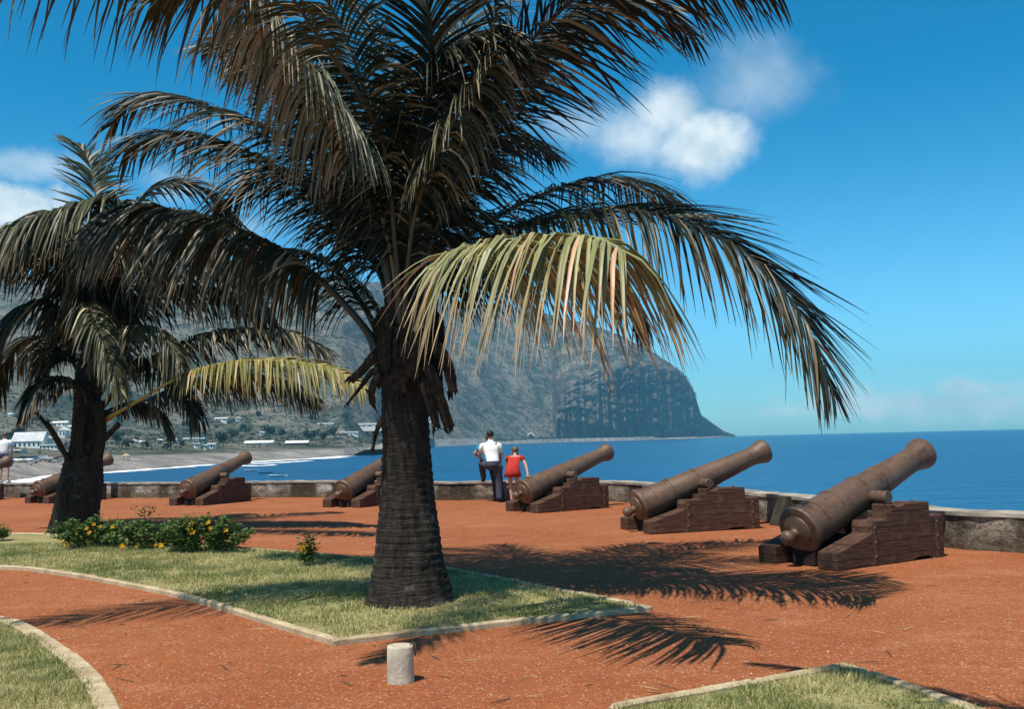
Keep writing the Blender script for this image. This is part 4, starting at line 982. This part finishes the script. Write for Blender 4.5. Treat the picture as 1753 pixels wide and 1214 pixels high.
# tunnel portal and sea wall below the cliff
p = terr(907, 749); k = p.y/FPX
root = empty('tunnel_portal', p+Vector((0,-6,0)), 0, 'small pale arched tunnel mouth at the foot of the hillside left of the cliff', 'tunnel')
mb = MB(); n = 14; ro, ri = 6.2*k, 3.6*k; vs = []; fs = []
for y in (0, 14):
    for i in range(n+1):
        a = math.pi*i/n; vs.append((ro*math.cos(a), y, ro*math.sin(a)+1)); vs.append((ri*math.cos(a), y, ri*math.sin(a)+1))
st = 2*(n+1)
for i in range(n):
    a = 2*i; fs += [(a,a+2,a+3,a+1),(st+a+1,st+a+3,st+a+2,st+a),(a,st+a,st+a+2,a+2),(a+1,a+3,st+a+3,st+a+1)]
mb.add(vs, fs); mb.build('arch', 'house_wall', root)
mb = MB(); mb.box((-ri,5,0),(ri,6,ri+1)); mb.build('opening', 'window_dark', root)
def strip(px0, px1, y0, y1, name, label, mat, cat='wall', thick=6):
    a = spy(px0, y0) ; c = spy(px1, y1); return a, c
def seawall(pts, h, w, label, mat='revetment', name='sea_wall'):
    mb = MB(); line, L = crom([Vector((p.x,p.y,SEA)) for p in pts], 60); vs = []
    for i, q in enumerate(line):
        t = (line[min(i+1,60)]-line[max(i-1,0)]).normalized(); s = Vector((-t.y, t.x, 0))
        if s.y < 0: s = -s
        vs += [q+Vector((0,0,-1)), q+s*w*.35+Vector((0,0,h*min(1,.3+i/26)*random.uniform(.97,1.03))), q+s*w+Vector((0,0,h*min(1,.3+i/26))), q+s*w*1.01+Vector((0,0,-1))]
    fs = [(4*i+j, 4*i+j+1, 4*i+5+j, 4*i+4+j) for i in range(60) for j in range(3)]
    mb.add(vs, fs); o = mb.build(name, mat, None, False, tuple(line[30])); tag(o, label, 'sea wall', 'rock sea walls of the coast road'); return o
seawall([sp(590, 560), sp(640, 790), sp(690, 1180), sp(735, 1420), sp(850, 1760)], 11, 30, 'grey rock revetment carrying the coast road behind the tall trunk')
seawall([sp(850, 1770), sp(950, 1960), sp(1060, 2040), sp(1120, 2160)], 7, 16, 'long low sea wall at the foot of the dark cliff')

def tree(px, py, hpx, label, seed, dark=1.0):
    rnd = random.Random(seed); p = terr(px, py); k = p.y/FPX; h = hpx*k; root = empty('tree', p, 0, label, 'tree', 'trees of the shore town')
    mb = MB(); mb.tube([(0,0,-1),(.02*h,0,h*.3),(0,.02*h,h*.6)], [h*.04,h*.03,h*.02], 7)
    for i in range(4):
        a = i*1.57+rnd.random(); mb.tube([(0,0,h*.35),(math.cos(a)*h*.2, math.sin(a)*h*.2, h*.65)], [h*.02,h*.008], 5)
    mb.build('trunk', 'bark', root)
    mb = MB(); cl = [(rnd.gauss(0,.22)*h, rnd.gauss(0,.22)*h, h*rnd.uniform(.42,.85), h*rnd.uniform(.14,.26)) for _ in range(9)]
    for i in range(620):
        c = rnd.choice(cl); v = Vector((rnd.gauss(0,1), rnd.gauss(0,1), rnd.gauss(0,1))).normalized()*c[3]*rnd.uniform(.55,1.1)
        q = Vector(c[:3])+v; s = h*.055*rnd.uniform(.6,1.5); a = Vector((rnd.gauss(0,1),rnd.gauss(0,1),rnd.gauss(0,.6))).normalized(); b_ = a.cross(Vector((rnd.gauss(0,1),rnd.gauss(0,1),rnd.gauss(0,1)))).normalized()
        g = rnd.random(); mb.add([q-a*s, q+b_*s*.7, q+a*s, q-b_*s*.7], [(0,1,2,3)], ((.022+.03*g)*dark, (.042+.04*g)*dark, (.018+.018*g)*dark))
    mb.build('crown', 'tree_leaf', root)
TR = [(24,764,36,'big dark tree behind the left edge figure, left of the white houses'),(33,730,16,'rounded tree on the slope above the long grey roof'),(62,728,13,'small tree between the slope cottages and the white cluster'),
      (200,764,24,'tree close to the right side of the leaning palm trunk'),(216,772,18,'low bushy tree above the left cannon muzzle'),(252,770,15,'dark bushy tree behind the line of huts'),(283,772,15,'dark tree under the line of huts'),
      (312,770,14,'bushy tree left of the three beach cabins'),(322,742,18,'tree on the slope behind the beach cabins'),(378,765,26,'tall tree just right of the beach cabins'),(396,757,22,'tree between the beach cabins and the boat sheds'),
      (420,748,20,'tree above the left end of the long boat shed'),(462,750,22,'tree behind the right end of the long boat shed'),(482,752,18,'tree between the two bright roofed boat sheds'),(530,757,22,'dark tree just right of the boathouse'),
      (548,760,20,'dark tree on the bank above the surf'),(570,752,20,'tree below the thin pale roof'),(640,752,14,'tree at the left foot of the longest building'),(588,727,14,'tree on the slope above the longest building'),(530,728,15,'tree on the slope left of the thin pale roof'),(345,718,14,'tree on the slope left of the long pale house'),(440,722,15,'tree on the slope right of the small white house')]
for i, (px, py, h, lab) in enumerate(TR): tree(px, py, h, lab, 200+i, .8)

# scrub covering the slopes (uncountable)
mb = MB(); rg = random.Random(77)
cnt = 0
while cnt < 7500:
    i = rg.randrange(30, nc-2); px = pxs[i]
    if px > 1190: continue
    j = rg.randrange(15, 101) if rg.random() < .6 else rg.randrange(15, 42); p = Vector(V[i, j]); 
    if p.z < .5 or (px > 945 and 14 <= j < 72): continue
    p2 = Vector(V[i, j+1]); p = p.lerp(p2, rg.random()); p.x += rg.uniform(-3,3)
    k = p.y/FPX; s = k*rg.uniform(1.2, 3.8) if px < 650 else k*rg.uniform(.8, 2.2)
    g = rg.random(); c = (.022+.04*g, .036+.038*g, .018+.018*g)
    for q in range(6):
        v = Vector((rg.gauss(0,1), rg.gauss(0,1), abs(rg.gauss(0,.7)))).normalized()*s*.7; a = Vector((rg.gauss(0,1),rg.gauss(0,1),rg.gauss(0,1))).normalized()*s*.8; b_ = a.cross(Vector((rg.gauss(0,1),rg.gauss(0,1),rg.gauss(0,1)))).normalized()*s*.7
        o = p+v; mb.add([o-a, o+b_, o+a], [(0,1,2)], c)
    cnt += 1
tag(mb.build('hillside_scrub', 'tree_leaf'), 'green scrub covering the hillside beyond the bay', 'scrub', None, 'stuff')

def boat(p, L, yaw, label, mat, figures=0, group='small boats in the bay', tilt=0):
    root = empty('rowing_boat', p, yaw, label, 'boat', group); mb = MB(); n = 12; vs = []; fs = []
    for i in range(n+1):
        f = i/n; x = (f-.5)*L; w = L*.16*(math.sin(math.pi*min(1, .18+f*.82)))**.6 if f < 1 else .01
        sh = .16*L*.5*(1+ .5*(2*f-1)**2)
        vs += [(x,-w,sh),(x,-w*.7,.02*L),(x,0,-.03*L),(x,w*.7,.02*L),(x,w,sh),(x,w*.85,sh),(x,0,.04*L),(x,-w*.85,sh)]
    for i in range(n):
        for j in range(8): fs.append((8*i+j, 8*i+(j+1)%8, 8*i+8+(j+1)%8, 8*i+8+j))
    fs.append(tuple(range(8))); mb.add(vs, fs); mb.build('hull', mat, root)
    for xx in (-.2,.12):
        mb = MB(); mb.box((xx*L-.1, -.13*L, .06*L), (xx*L+.1, .13*L, .075*L)); mb.build('thwart', 'boat_dark', root)
    root.rotation_euler.x = tilt; return root
BO = [((430,807),3.6,.1,'white rowing boat farthest from the parapet, just right of the raised cannon muzzle','boat_white'),((455,811),3.4,.3,'dark rimmed rowing boat in the middle of the three afloat','boat_blue'),((476,817),3.9,-.05,'white rowing boat nearest the parapet of the three afloat','boat_white')]
def person_small(p, c1, label):
    pass
boats = []
for (px, L, yaw, lab, mat) in BO: boats.append(boat(spy(*px)+Vector((0,0,.08)), L, yaw, lab, mat))
BB = [(26,790,'dark'),(38,793,'white'),(52,788,'blue'),(66,787,'white'),(74,790,'white'),(86,789,'dark'),(96,788,'dark'),(106,791,'white')]
lab_b = ['dark boat beached at the left end of the line below the white houses','white boat beached second in the line below the white houses','bluish boat beached under the long grey roof','white boat beached under the small gabled house','white boat beached close beside the one under the gabled house','dark boat beached below the flat white shed','dark boat beached close to the leaning trunk','white boat beached last in the line, against the leaning trunk']
for i, (px, py, mt_) in enumerate(BB):
    p = terr(px, py); boat(p+Vector((0,0,.4)), 5.6, .25*math.sin(i*2.3)+.2, lab_b[i], 'boat_'+mt_, group='boats beached below the town', tilt=.25*math.sin(i*1.7))
# boulders on the beach
for i in range(16):
    px = 22+i*5.6+random.uniform(-2,2); p = terr(px, 794+random.uniform(-4,3)); mb = MB(); mb.ell((0,0,.2), (random.uniform(.5,1.1), random.uniform(.5,1), random.uniform(.4,.8)), 9, 6, None, None, .14)
    o = mb.build('boulder', 'boulder', None, False); o.location = p
    tag(o, 'grey boulder lying on the pebble beach below the white houses', 'boulder', 'boulders on the pebble beach')
# thatched beach shelter
p = terr(214, 789); root = empty('beach_shelter', p, 0, 'small thatched shelter on the beach just right of the leaning trunk', 'shelter')
for sx in (-1,1):
    for sy in (-1,1):
        mb = MB(); mb.tube([(sx*.8,sy*.8,-.3),(sx*.8,sy*.8,1.7)], .07, 6); mb.build('post', 'boat_dark', root)
mb = MB(); mb.lathe([(1.55,1.55),(1.6,1.6),(2.0,1.0),(2.5,.03)], 14, Matrix.Rotation(-math.pi/2, 4, 'Y')); mb.build('thatch_roof', 'thatch', root)

# ------------------------------------------------------------------ people
def skinned(name, joints, edges, mat, parent, root_key, sub=2, extra=None):
    me = bpy.data.meshes.new(name+'_cage'); bm = bmesh.new(); lay = bm.verts.layers.skin.verify(); vm = {}
    for k, (p, r) in joints.items():
        v = bm.verts.new(p); vm[k] = v; rr = r if isinstance(r, tuple) else (r, r); v[lay].radius = rr; v[lay].use_root = (k == root_key)
    for a, b_ in edges: bm.edges.new((vm[a], vm[b_]))
    bm.to_mesh(me); bm.free()
    o = bpy.data.objects.new(name, me); COL.objects.link(o)
    md = o.modifiers.new('s', 'SKIN'); md.use_smooth_shade = True; md.branch_smoothing = .4
    ms = o.modifiers.new('u', 'SUBSURF'); ms.levels = sub; ms.render_levels = sub
    dg = bpy.context.evaluated_depsgraph_get(); dg.update(); me2 = bpy.data.meshes.new_from_object(o.evaluated_get(dg))
    o.modifiers.clear(); o.data = me2; me2.materials.clear(); me2.materials.append(M[mat])
    if extra:
        bm = bmesh.new(); bm.from_mesh(me2); tmp = bpy.data.meshes.new('t'); tmp.from_pydata(extra.v, [], extra.f); bm.from_mesh(tmp); bm.to_mesh(me2); bm.free(); bpy.data.meshes.remove(tmp)
    me2.polygons.foreach_set('use_smooth', [True]*len(me2.polygons))
    o.parent = parent; return o
def loft(rings, n=20):   # rings: (center, rx, ry, yaw)
    mb = MB(); vs = []; fs = []
    for (c, rx, ry) in rings:
        for j in range(n):
            a = 2*math.pi*j/n; vs.append((c[0]+rx*math.cos(a), c[1]+ry*math.sin(a), c[2]))
    for i in range(len(rings)-1):
        for j in range(n): q = (j+1)%n; fs.append((i*n+j, i*n+q, (i+1)*n+q, (i+1)*n+j))
    fs.append(tuple(reversed(range(n)))); fs.append(tuple((len(rings)-1)*n+j for j in range(n))); mb.add(vs, fs); return mb
def hand(mb, wrist, d, palmn, s=1.0):
    d = Vector(d).normalized(); n = Vector(palmn).normalized(); side = d.cross(n).normalized(); w = Vector(wrist)
    for i, (o, l) in enumerate(((-.030,.066),(-.010,.076),(.010,.072),(.029,.056))):
        a = w + d*.085*s + side*o*s; mb.tube([w+d*.05*s+side*o*.8*s, a, a+d*l*.5*s+n*.008*s, a+d*l*s+n*.028*s], [.009*s,.0088*s,.0078*s,.005*s], 6)
    t0 = w + d*.03*s - side*.030*s; mb.tube([w+d*.02*s, t0, t0-side*.022*s+d*.03*s+n*.008*s, t0-side*.026*s+d*.055*s+n*.02*s], [.012*s,.012*s,.010*s,.006*s], 6)
def body(J, parent, mat='skin', s=1.0, handn=((0,0,-1),(0,0,-1)), facing=(0,1,0)):
    """J: pelvis spine chest neck head, and per side shoulder elbow wrist hip knee ankle toe (local coords)"""
    jt = {'pelvis':(J['pelvis'],(.12*s,.09*s)),'spine':(J['spine'],(.105*s,.075*s)),'chest':(J['chest'],(.115*s,.078*s)),'neck':(J['neck'],.052*s),
          'head0':(Vector(J['head'])+Vector((0,0,-.055*s)),(.070*s,.082*s)),'head1':(Vector(J['head'])+Vector((0,0,.03*s)),(.078*s,.092*s)),'head2':(Vector(J['head'])+Vector((0,0,.085*s)),.055*s)}
    ed = [('pelvis','spine'),('spine','chest'),('chest','neck'),('neck','head0'),('head0','head1'),('head1','head2')]
    ex = MB(); f = Vector(facing).normalized(); sd = f.cross(Vector((0,0,1))); H = Vector(J['head'])
    ex.tube([H+f*.075*s+Vector((0,0,.02*s)), H+f*.108*s+Vector((0,0,-.012*s)), H+f*.085*s+Vector((0,0,-.022*s))], [.008*s,.013*s,.010*s], 6)
    for e in (1,-1):
        ex.ell(H+sd*e*.082*s+Vector((0,0,-.005*s)), (.014*s,.022*s,.030*s), 8, 6)
        ex.ell(H+sd*e*.032*s+f*.086*s+Vector((0,0,.018*s)), (.012*s,.008*s,.009*s), 8, 6)
    ex.ell(H+f*.086*s+Vector((0,0,-.05*s)), (.024*s,.010*s,.008*s), 8, 6)
    for q, e in (('L',0),('R',1)):
        jt.update({q+'sh':(J[q+'sh'],.05*s),q+'el':(J[q+'el'],.042*s),q+'wr':(J[q+'wr'],.028*s),q+'hip':(J[q+'hip'],.088*s),q+'kn':(J[q+'kn'],.055*s),q+'an':(J[q+'an'],.038*s),q+'to':(J[q+'to'],.034*s)})
        dw = (Vector(J[q+'wr'])-Vector(J[q+'el'])).normalized(); jt[q+'pa'] = (Vector(J[q+'wr'])+dw*.06*s, (.036*s,.018*s))
        mid = Vector(J[q+'kn']).lerp(Vector(J[q+'an']), .3); jt[q+'ca'] = (mid, .056*s)
        ed += [('chest',q+'sh'),(q+'sh',q+'el'),(q+'el',q+'wr'),(q+'wr',q+'pa'),('pelvis',q+'hip'),(q+'hip',q+'kn'),(q+'kn',q+'ca'),(q+'ca',q+'an'),(q+'an',q+'to')]
        hand(ex, J[q+'wr'], dw, handn[e], s)
    return skinned('body', jt, ed, mat, parent, 'pelvis', 2, ex)
def limbs(name, chains, mat, parent):
    mb = MB()
    for pts, rad in chains:
        line, L = crom(pts, 16); k = len(rad)-1
        rr = [float(np.interp(i/16*k, range(k+1), rad)) for i in range(17)]; mb.tube(line, rr, 14)
    return mb.build(name, mat, parent, True)
def hair(J, parent, mat, s=1.0, facing=(0,1,0), long=0):
    H = Vector(J['head']); f = Vector(facing).normalized(); mb = MB()
    mb.ell(H-f*.016*s+Vector((0,0,.035*s)), (.092*s,.104*s,.098*s), 18, 12, None, None, .03)
    if long:
        mb.ell(H-f*.045*s+Vector((0,0,-.04*s)), (.085*s,.062*s,.12*s), 14, 10, None, None, .04)
    return mb.build('hair', mat, parent, True)
def V3(x, y, z): return Vector((x, y, z))

# man in a white shirt, left foot up on the wall
o0 = V3(-.45, 24.32, 0)
man = empty('person', o0, 0, 'man in white shirt and dark trousers seen from behind, one foot up on the parapet', 'person')
Jm = dict(pelvis=V3(-.53,24.40,.93), spine=V3(-.55,24.46,1.12), chest=V3(-.575,24.52,1.33), neck=V3(-.585,24.56,1.50), head=V3(-.59,24.60,1.635),
  Lsh=V3(-.775,24.52,1.41), Lel=V3(-.86,24.55,1.17), Lwr=V3(-.835,24.72,1.02), Rsh=V3(-.375,24.50,1.41), Rel=V3(-.315,24.50,1.14), Rwr=V3(-.36,24.64,.95),
  Lhip=V3(-.63,24.41,.90), Lkn=V3(-.82,24.74,.955), Lan=V3(-.785,25.02,.56), Lto=V3(-.81,25.17,.51), Rhip=V3(-.43,24.39,.90), Rkn=V3(-.40,24.42,.48), Ran=V3(-.39,24.36,.09), Rto=V3(-.36,24.52,.035))
wt = wall_line[min(range(len(wall_line)), key=lambda i: (wall_line[i]-V3(-.8,25,0)).length)]
J = {k: v-o0 for k, v in Jm.items()}
body(J, man, handn=((0,.3,-1),(0,.3,-1))); hair(J, man, 'hair_dark')
sh = loft([(J['pelvis']+V3(0,0,.03),.165,.125),(J['pelvis']+V3(0,.01,.10),.158,.12),(J['spine'],.165,.118),(J['chest']+V3(0,0,-.06),.195,.128),(J['chest']+V3(0,0,.06),.215,.12),(J['neck']+V3(0,-.01,-.085),.20,.10),(J['neck']+V3(0,-.01,-.045),.125,.085),(J['neck']+V3(0,-.01,-.015),.072,.075),(J['neck']+V3(0,0,.02),.064,.068)])
for q in 'LR':
    line = [J[q+'sh']+V3(.05 if q == 'L' else -.05,0,.0), J[q+'sh']+V3(0,0,-.02), J[q+'sh'].lerp(J[q+'el'],.75)]; sh.tube(line, [.06,.072,.062], 14)
sh.build('shirt', 'shirt_white', man, True)
limbs('trousers', [([J['pelvis']+V3(0,0,.06), J['pelvis']+V3(0,-.01,-.05), J['pelvis']+V3(0,0,-.12)], [.165,.172,.12]), ([J['Rhip']+V3(-.01,0,.02), J['Rkn'], J['Ran']+V3(0,0,-.02)], [.115,.083,.075]), ([J['Lhip'], J['Lhip'].lerp(J['Lkn'],.9), J['Lkn']], [.112,.09,.08]), ([J['Lkn']+V3(0,0,.03), J['Lkn'].lerp(J['Lan'],.4), J['Lan']+V3(0,0,.03)], [.082,.08,.07])], 'trousers_grey', man)
for q in 'LR':
    mb = MB(); mb.tube([J[q+'an']+V3(0,-.05,-.035), J[q+'an']+V3(0,.03,-.03), J[q+'to']+V3(0,0,.0), J[q+'to']+V3(0,.05,-.005)], [.045,.052,.046,.02], 12, None, .8); mb.build('shoe', 'shoe', man, True)
mb = MB(); mb.lathe([(0,.166),(.04,.168)], 20, Matrix.Translation(J['pelvis']+V3(0,0,.0)) @ Matrix.Rotation(-math.pi/2,4,'Y')); mb.build('belt', 'shoe', man, True)

# companion in blue, mostly hidden in front of the man
o1 = V3(-.45, 24.83, 0)
p2 = empty('person', o1, 0, 'person in blue shirt mostly hidden beyond the man, only shoulder and bent elbow showing', 'person')
dy = .30
J = {k: v-o1 for k, v in dict(pelvis=V3(-.50,24.80,.90), spine=V3(-.55,24.80,1.08), chest=V3(-.62,24.80,1.27), neck=V3(-.635,24.82,1.44), head=V3(-.64,24.84,1.575),
  Lsh=V3(-.83,24.80,1.37), Lel=V3(-1.00,24.78,1.19), Lwr=V3(-.88,24.93,1.10), Rsh=V3(-.43,24.80,1.35), Rel=V3(-.36,24.83,1.1), Rwr=V3(-.34,24.92,.88),
  Lhip=V3(-.56,24.80,.86), Lkn=V3(-.50,24.82,.46), Lan=V3(-.47,24.80,.08), Lto=V3(-.48,24.93,.035), Rhip=V3(-.42,24.80,.86), Rkn=V3(-.37,24.83,.46), Ran=V3(-.34,24.80,.08), Rto=V3(-.33,24.93,.035)).items()}
body(J, p2, s=.95); hair(J, p2, 'hair_brown', .95)
sh = loft([(J['pelvis']+V3(0,0,.0),.155,.115),(J['spine'],.145,.105),(J['chest']+V3(0,0,-.04),.175,.115),(J['chest']+V3(0,0,.06),.185,.11),(J['neck']+V3(0,-.01,-.06),.13,.085),(J['neck'],.065,.068)])
for q in 'LR': sh.tube([J[q+'sh']+V3(.05 if q=='L' else -.05,0,0), J[q+'sh'], J[q+'sh'].lerp(J[q+'el'],.6)], [.058,.068,.058], 14)
sh.build('shirt', 'shirt_blue', p2, True)
limbs('trousers', [([J['pelvis']+V3(0,0,.05), J['pelvis'], J['pelvis']+V3(0,0,-.12)], [.15,.155,.11]), ([J['Rhip'],J['Rkn'],J['Ran']], [.10,.075,.07]), ([J['Lhip'],J['Lkn'],J['Lan']], [.10,.075,.07])], 'trousers_navy', p2)
for q in 'LR':
    mb = MB(); mb.tube([J[q+'an']+V3(0,-.05,-.035), J[q+'an']+V3(0,.03,-.03), J[q+'to'], J[q+'to']+V3(0,.05,-.005)], [.04,.048,.042,.02], 12, None, .8); mb.build('shoe', 'shoe', p2, True)

# girl in red
o2 = V3(-.02, 23.3, 0)
gi = empty('person', o2, 0, 'girl in a short red dress bending forward with one hand on a cannon breech', 'person')
J = {k: v-o2 for k, v in dict(pelvis=V3(-.05,23.22,.82), spine=V3(-.03,23.33,.95), chest=V3(.0,23.50,1.06), neck=V3(.015,23.66,1.15), head=V3(.02,23.77,1.235),
  Lsh=V3(-.15,23.54,1.10), Lel=V3(-.19,23.68,.90), Lwr=V3(-.15,23.80,.72), Rsh=V3(.17,23.52,1.10), Rel=V3(.26,23.38,.92), Rwr=V3(.30,23.18,.72),
  Lhip=V3(-.12,23.22,.78), Lkn=V3(-.10,23.26,.43), Lan=V3(-.08,23.22,.075), Lto=V3(-.09,23.36,.03), Rhip=V3(.03,23.22,.78), Rkn=V3(.055,23.27,.43), Ran=V3(.075,23.23,.075), Rto=V3(.08,23.37,.03)).items()}
body(J, gi, s=.86, facing=(0,.95,-.3)); hair(J, gi, 'hair_brown', .9, (0,.95,-.3), 1)
dr = loft([(J['pelvis']+V3(0,.0,-.17),.205,.165),(J['pelvis']+V3(0,0,-.05),.185,.15),(J['pelvis']+V3(0,.01,.06),.16,.13),(J['spine']+V3(0,0,.02),.135,.105),(J['chest']+V3(0,-.03,-.02),.155,.12),(J['chest']+V3(0,.03,.045),.16,.11),(J['neck']+V3(0,-.06,-.02),.11,.085),(J['neck']+V3(0,-.01,0),.055,.055)])
for q in 'LR': dr.tube([J[q+'sh']+V3(.05 if q=='L' else -.05,0,0), J[q+'sh'], J[q+'sh'].lerp(J[q+'el'],.42)], [.05,.06,.054], 14)
dr.build('dress', 'dress_red', gi, True)
for q in 'LR':
    mb = MB(); mb.tube([J[q+'an']+V3(0,-.04,-.04), J[q+'an']+V3(0,.03,-.035), J[q+'to'], J[q+'to']+V3(0,.04,-.005)], [.034,.040,.036,.018], 12, None, .7); mb.build('shoe', 'shoe', gi, True)

# person at the left edge, standing on the parapet
o3 = D(-52, 830, 32.6); wi = min(range(len(wall_line)), key=lambda i: (wall_line[i]-V3(o3.x,o3.y,0)).length)
tq = (wall_line[wi+1]-wall_line[wi-1]).normalized(); q3 = wall_line[wi] + Vector((tq.y,-tq.x,0))*.2
o3 = V3(q3.x, q3.y, .475)
p4 = empty('person', o3, 0, 'person in white top and dark shorts standing on the parapet at the left edge', 'person')
J = dict(pelvis=V3(0,0,.92), spine=V3(0,.01,1.1), chest=V3(0,.02,1.3), neck=V3(0,.03,1.47), head=V3(0,.05,1.6), Lsh=V3(-.19,.02,1.39), Lel=V3(-.24,.0,1.12), Lwr=V3(-.22,.08,.88), Rsh=V3(.19,.02,1.39), Rel=V3(.24,.0,1.12), Rwr=V3(.21,.08,.88),
  Lhip=V3(-.1,0,.88), Lkn=V3(-.11,.02,.47), Lan=V3(-.12,-.02,.08), Lto=V3(-.13,.12,.035), Rhip=V3(.1,0,.88), Rkn=V3(.12,.02,.47), Ran=V3(.13,-.02,.08), Rto=V3(.14,.12,.035))
body(J, p4, s=.96); hair(J, p4, 'hair_brown')
sh = loft([(J['pelvis'],.155,.115),(J['spine'],.145,.105),(J['chest'],.185,.118),(J['chest']+V3(0,0,.08),.18,.11),(J['neck']+V3(0,-.01,-.05),.12,.085),(J['neck'],.065,.068)])
for q in 'LR': sh.tube([J[q+'sh']+V3(.05 if q=='L' else -.05,0,0), J[q+'sh'], J[q+'sh'].lerp(J[q+'el'],.6)], [.058,.068,.058], 14)
sh.build('shirt', 'shirt_white', p4, True)
limbs('shorts', [([J['pelvis']+V3(0,0,.05), J['pelvis'], J['pelvis']+V3(0,0,-.12)], [.15,.158,.12]), ([J['Rhip'],J['Rhip'].lerp(J['Rkn'],.6)], [.11,.10]), ([J['Lhip'],J['Lhip'].lerp(J['Lkn'],.6)], [.11,.10])], 'trousers_navy', p4)
for q in 'LR':
    mb = MB(); mb.tube([J[q+'an']+V3(0,-.05,-.035), J[q+'an']+V3(0,.03,-.03), J[q+'to'], J[q+'to']+V3(0,.05,-.005)], [.04,.048,.042,.02], 12, None, .8); mb.build('shoe', 'boat_white', p4, True)

# ------------------------------------------------------------------ haze
HAZE = True
if HAZE:
    mt, nt = newmat('haze'); b = NB(nt); vnode = b.n('ShaderNodeVolumePrincipled')
    vnode.inputs['Color'].default_value = (.22,.66,.95,1); vnode.inputs['Density'].default_value = .00015; vnode.inputs['Anisotropy'].default_value = 0.0
    o_ = b.n('ShaderNodeOutputMaterial'); nt.links.new(vnode.outputs[0], o_.inputs['Volume']); M['haze'] = mt
    mb = MB(); mb.box((-6100,-400,-14),(6100,6100,float(V[...,2].max())+25)); tag(mb.build('haze', 'haze'), None, None, None, 'stuff')

# ------------------------------------------------------------------ light, sky
sv = SUNV.normalized()      # towards the sun
elev = math.asin(sv.z); azim = math.atan2(sv.x, sv.y)
ld = bpy.data.lights.new('sun', 'SUN'); ld.energy = 5.0; ld.angle = R(.53); ld.color = (1, .95, .86)
lo = bpy.data.objects.new('sun', ld); COL.objects.link(lo); lo.rotation_euler = sv.to_track_quat('Z', 'Y').to_euler()
wd = bpy.data.worlds.new('World'); scene.world = wd; wd.use_nodes = True; nt = wd.node_tree; nt.nodes.clear(); b = NB(nt)
sky = b.n('ShaderNodeTexSky', sky_type='NISHITA', sun_disc=False); sky.sun_elevation = elev; sky.sun_rotation = azim; sky.altitude = 0; sky.air_density = 1.0; sky.dust_density = .6; sky.ozone_density = 2.5
tc = b.n('ShaderNodeTexCoord').outputs['Generated']
dirn = b.n('ShaderNodeVectorMath', operation='NORMALIZE', inp={0: tc}).outputs[0]
dz_ = b.n('ShaderNodeSeparateXYZ', inp={0: dirn}).outputs[2]
tint = b.mix(b.ramp(dz_, -.02, .36), (.72, 1.42, 1.68), (.01, .79, 1.08))
tint = b.mix(b.ramp(dz_, .45, .8), tint, (.42, .50, .52))
sky_c = b.mix(1.0, sky.outputs[0], tint, 'MULTIPLY')
def cloud(px, py, rx, ry, soft, scale, seed, dens, amp=2.6):
    d = ray(px, py).normalized(); r_ = ray(px+1, py).normalized()-d; r_.normalize(); u_ = d.cross(r_); u_ = -u_ if u_.z < 0 else u_
    dx = b.n('ShaderNodeVectorMath', operation='DOT_PRODUCT', inp={0: dirn, 1: r_}).outputs['Value']
    duu = b.n('ShaderNodeVectorMath', operation='SUBTRACT', inp={0: dirn, 1: d}).outputs[0]
    dx = b.n('ShaderNodeVectorMath', operation='DOT_PRODUCT', inp={0: duu, 1: r_}).outputs['Value']
    dz = b.n('ShaderNodeVectorMath', operation='DOT_PRODUCT', inp={0: duu, 1: u_}).outputs['Value']
    e = b.math('SQRT', b.math('ADD', b.math('POWER', b.math('DIVIDE', dx, rx/FPX), 2), b.math('POWER', b.math('DIVIDE', dz, ry/FPX), 2)))
    off = b.n('ShaderNodeVectorMath', operation='ADD', inp={0: dirn, 1: (seed, seed*.7, 0)}).outputs[0]
    n_ = b.noise(off, scale, 7, .62)
    v = b.math('SUBTRACT', b.math('ADD', 1, b.math('MULTIPLY', b.math('SUBTRACT', n_, .5), amp)), e)
    # only the half of the sky in front
    fr = b.n('ShaderNodeVectorMath', operation='DOT_PRODUCT', inp={0: dirn, 1: d}).outputs['Value']
    return b.math('MULTIPLY', b.math('MULTIPLY', b.ramp(v, 0, soft), dens), b.math('GREATER_THAN', fr, .3))
cs = [cloud(1195,255,105,85,.75,11,1.3,.95,1.5), cloud(1080,235,130,75,1.0,10,4.1,.75,1.9), cloud(1140,190,75,70,.9,11,6.1,.8,1.6), cloud(1010,215,110,55,1.1,10,3.4,.5,2.0), cloud(1285,150,130,90,1.4,8,2.2,.38),
      cloud(20,350,120,46,.6,10,3.3,.95), cloud(40,285,120,30,1.1,10,5.5,.5), cloud(300,310,80,40,1.3,11,7.7,.5), cloud(1640,690,360,34,1.3,22,8.8,.9,3.0), cloud(1420,702,240,20,1.3,20,9.9,.8,3.0), cloud(1680,665,160,22,1.2,24,12.3,.8,3.0), cloud(420,390,90,40,1.4,11,11.7,.35)]
tot = cs[0]
for c_ in cs[1:]: tot = b.math('MAXIMUM', tot, c_)
tex = b.noise(b.n('ShaderNodeVectorMath', operation='ADD', inp={0: dirn, 1: (2.2,.3,.05)}).outputs[0], 16, 6, .6)
ccol = b.mix(b.ramp(tex, .35, .65), (5.2,6.4,7.0), (8.4,8.9,8.9))
fin = b.mix(tot, sky_c, ccol)
bg = b.n('ShaderNodeBackground', inp={'Strength': .11}); b.set(bg, 'Color', fin)
wo = b.n('ShaderNodeOutputWorld'); nt.links.new(bg.outputs[0], wo.inputs[0])

# ------------------------------------------------------------------ render settings
scene.render.engine = 'CYCLES'
scene.view_settings.view_transform = 'Standard'; scene.view_settings.look = 'None'; scene.view_settings.exposure = .22; scene.view_settings.gamma = 1
scene.cycles.max_bounces = 6; scene.cycles.volume_bounces = 0; scene.cycles.use_denoising = True
scene.cycles.volume_step_rate = 1
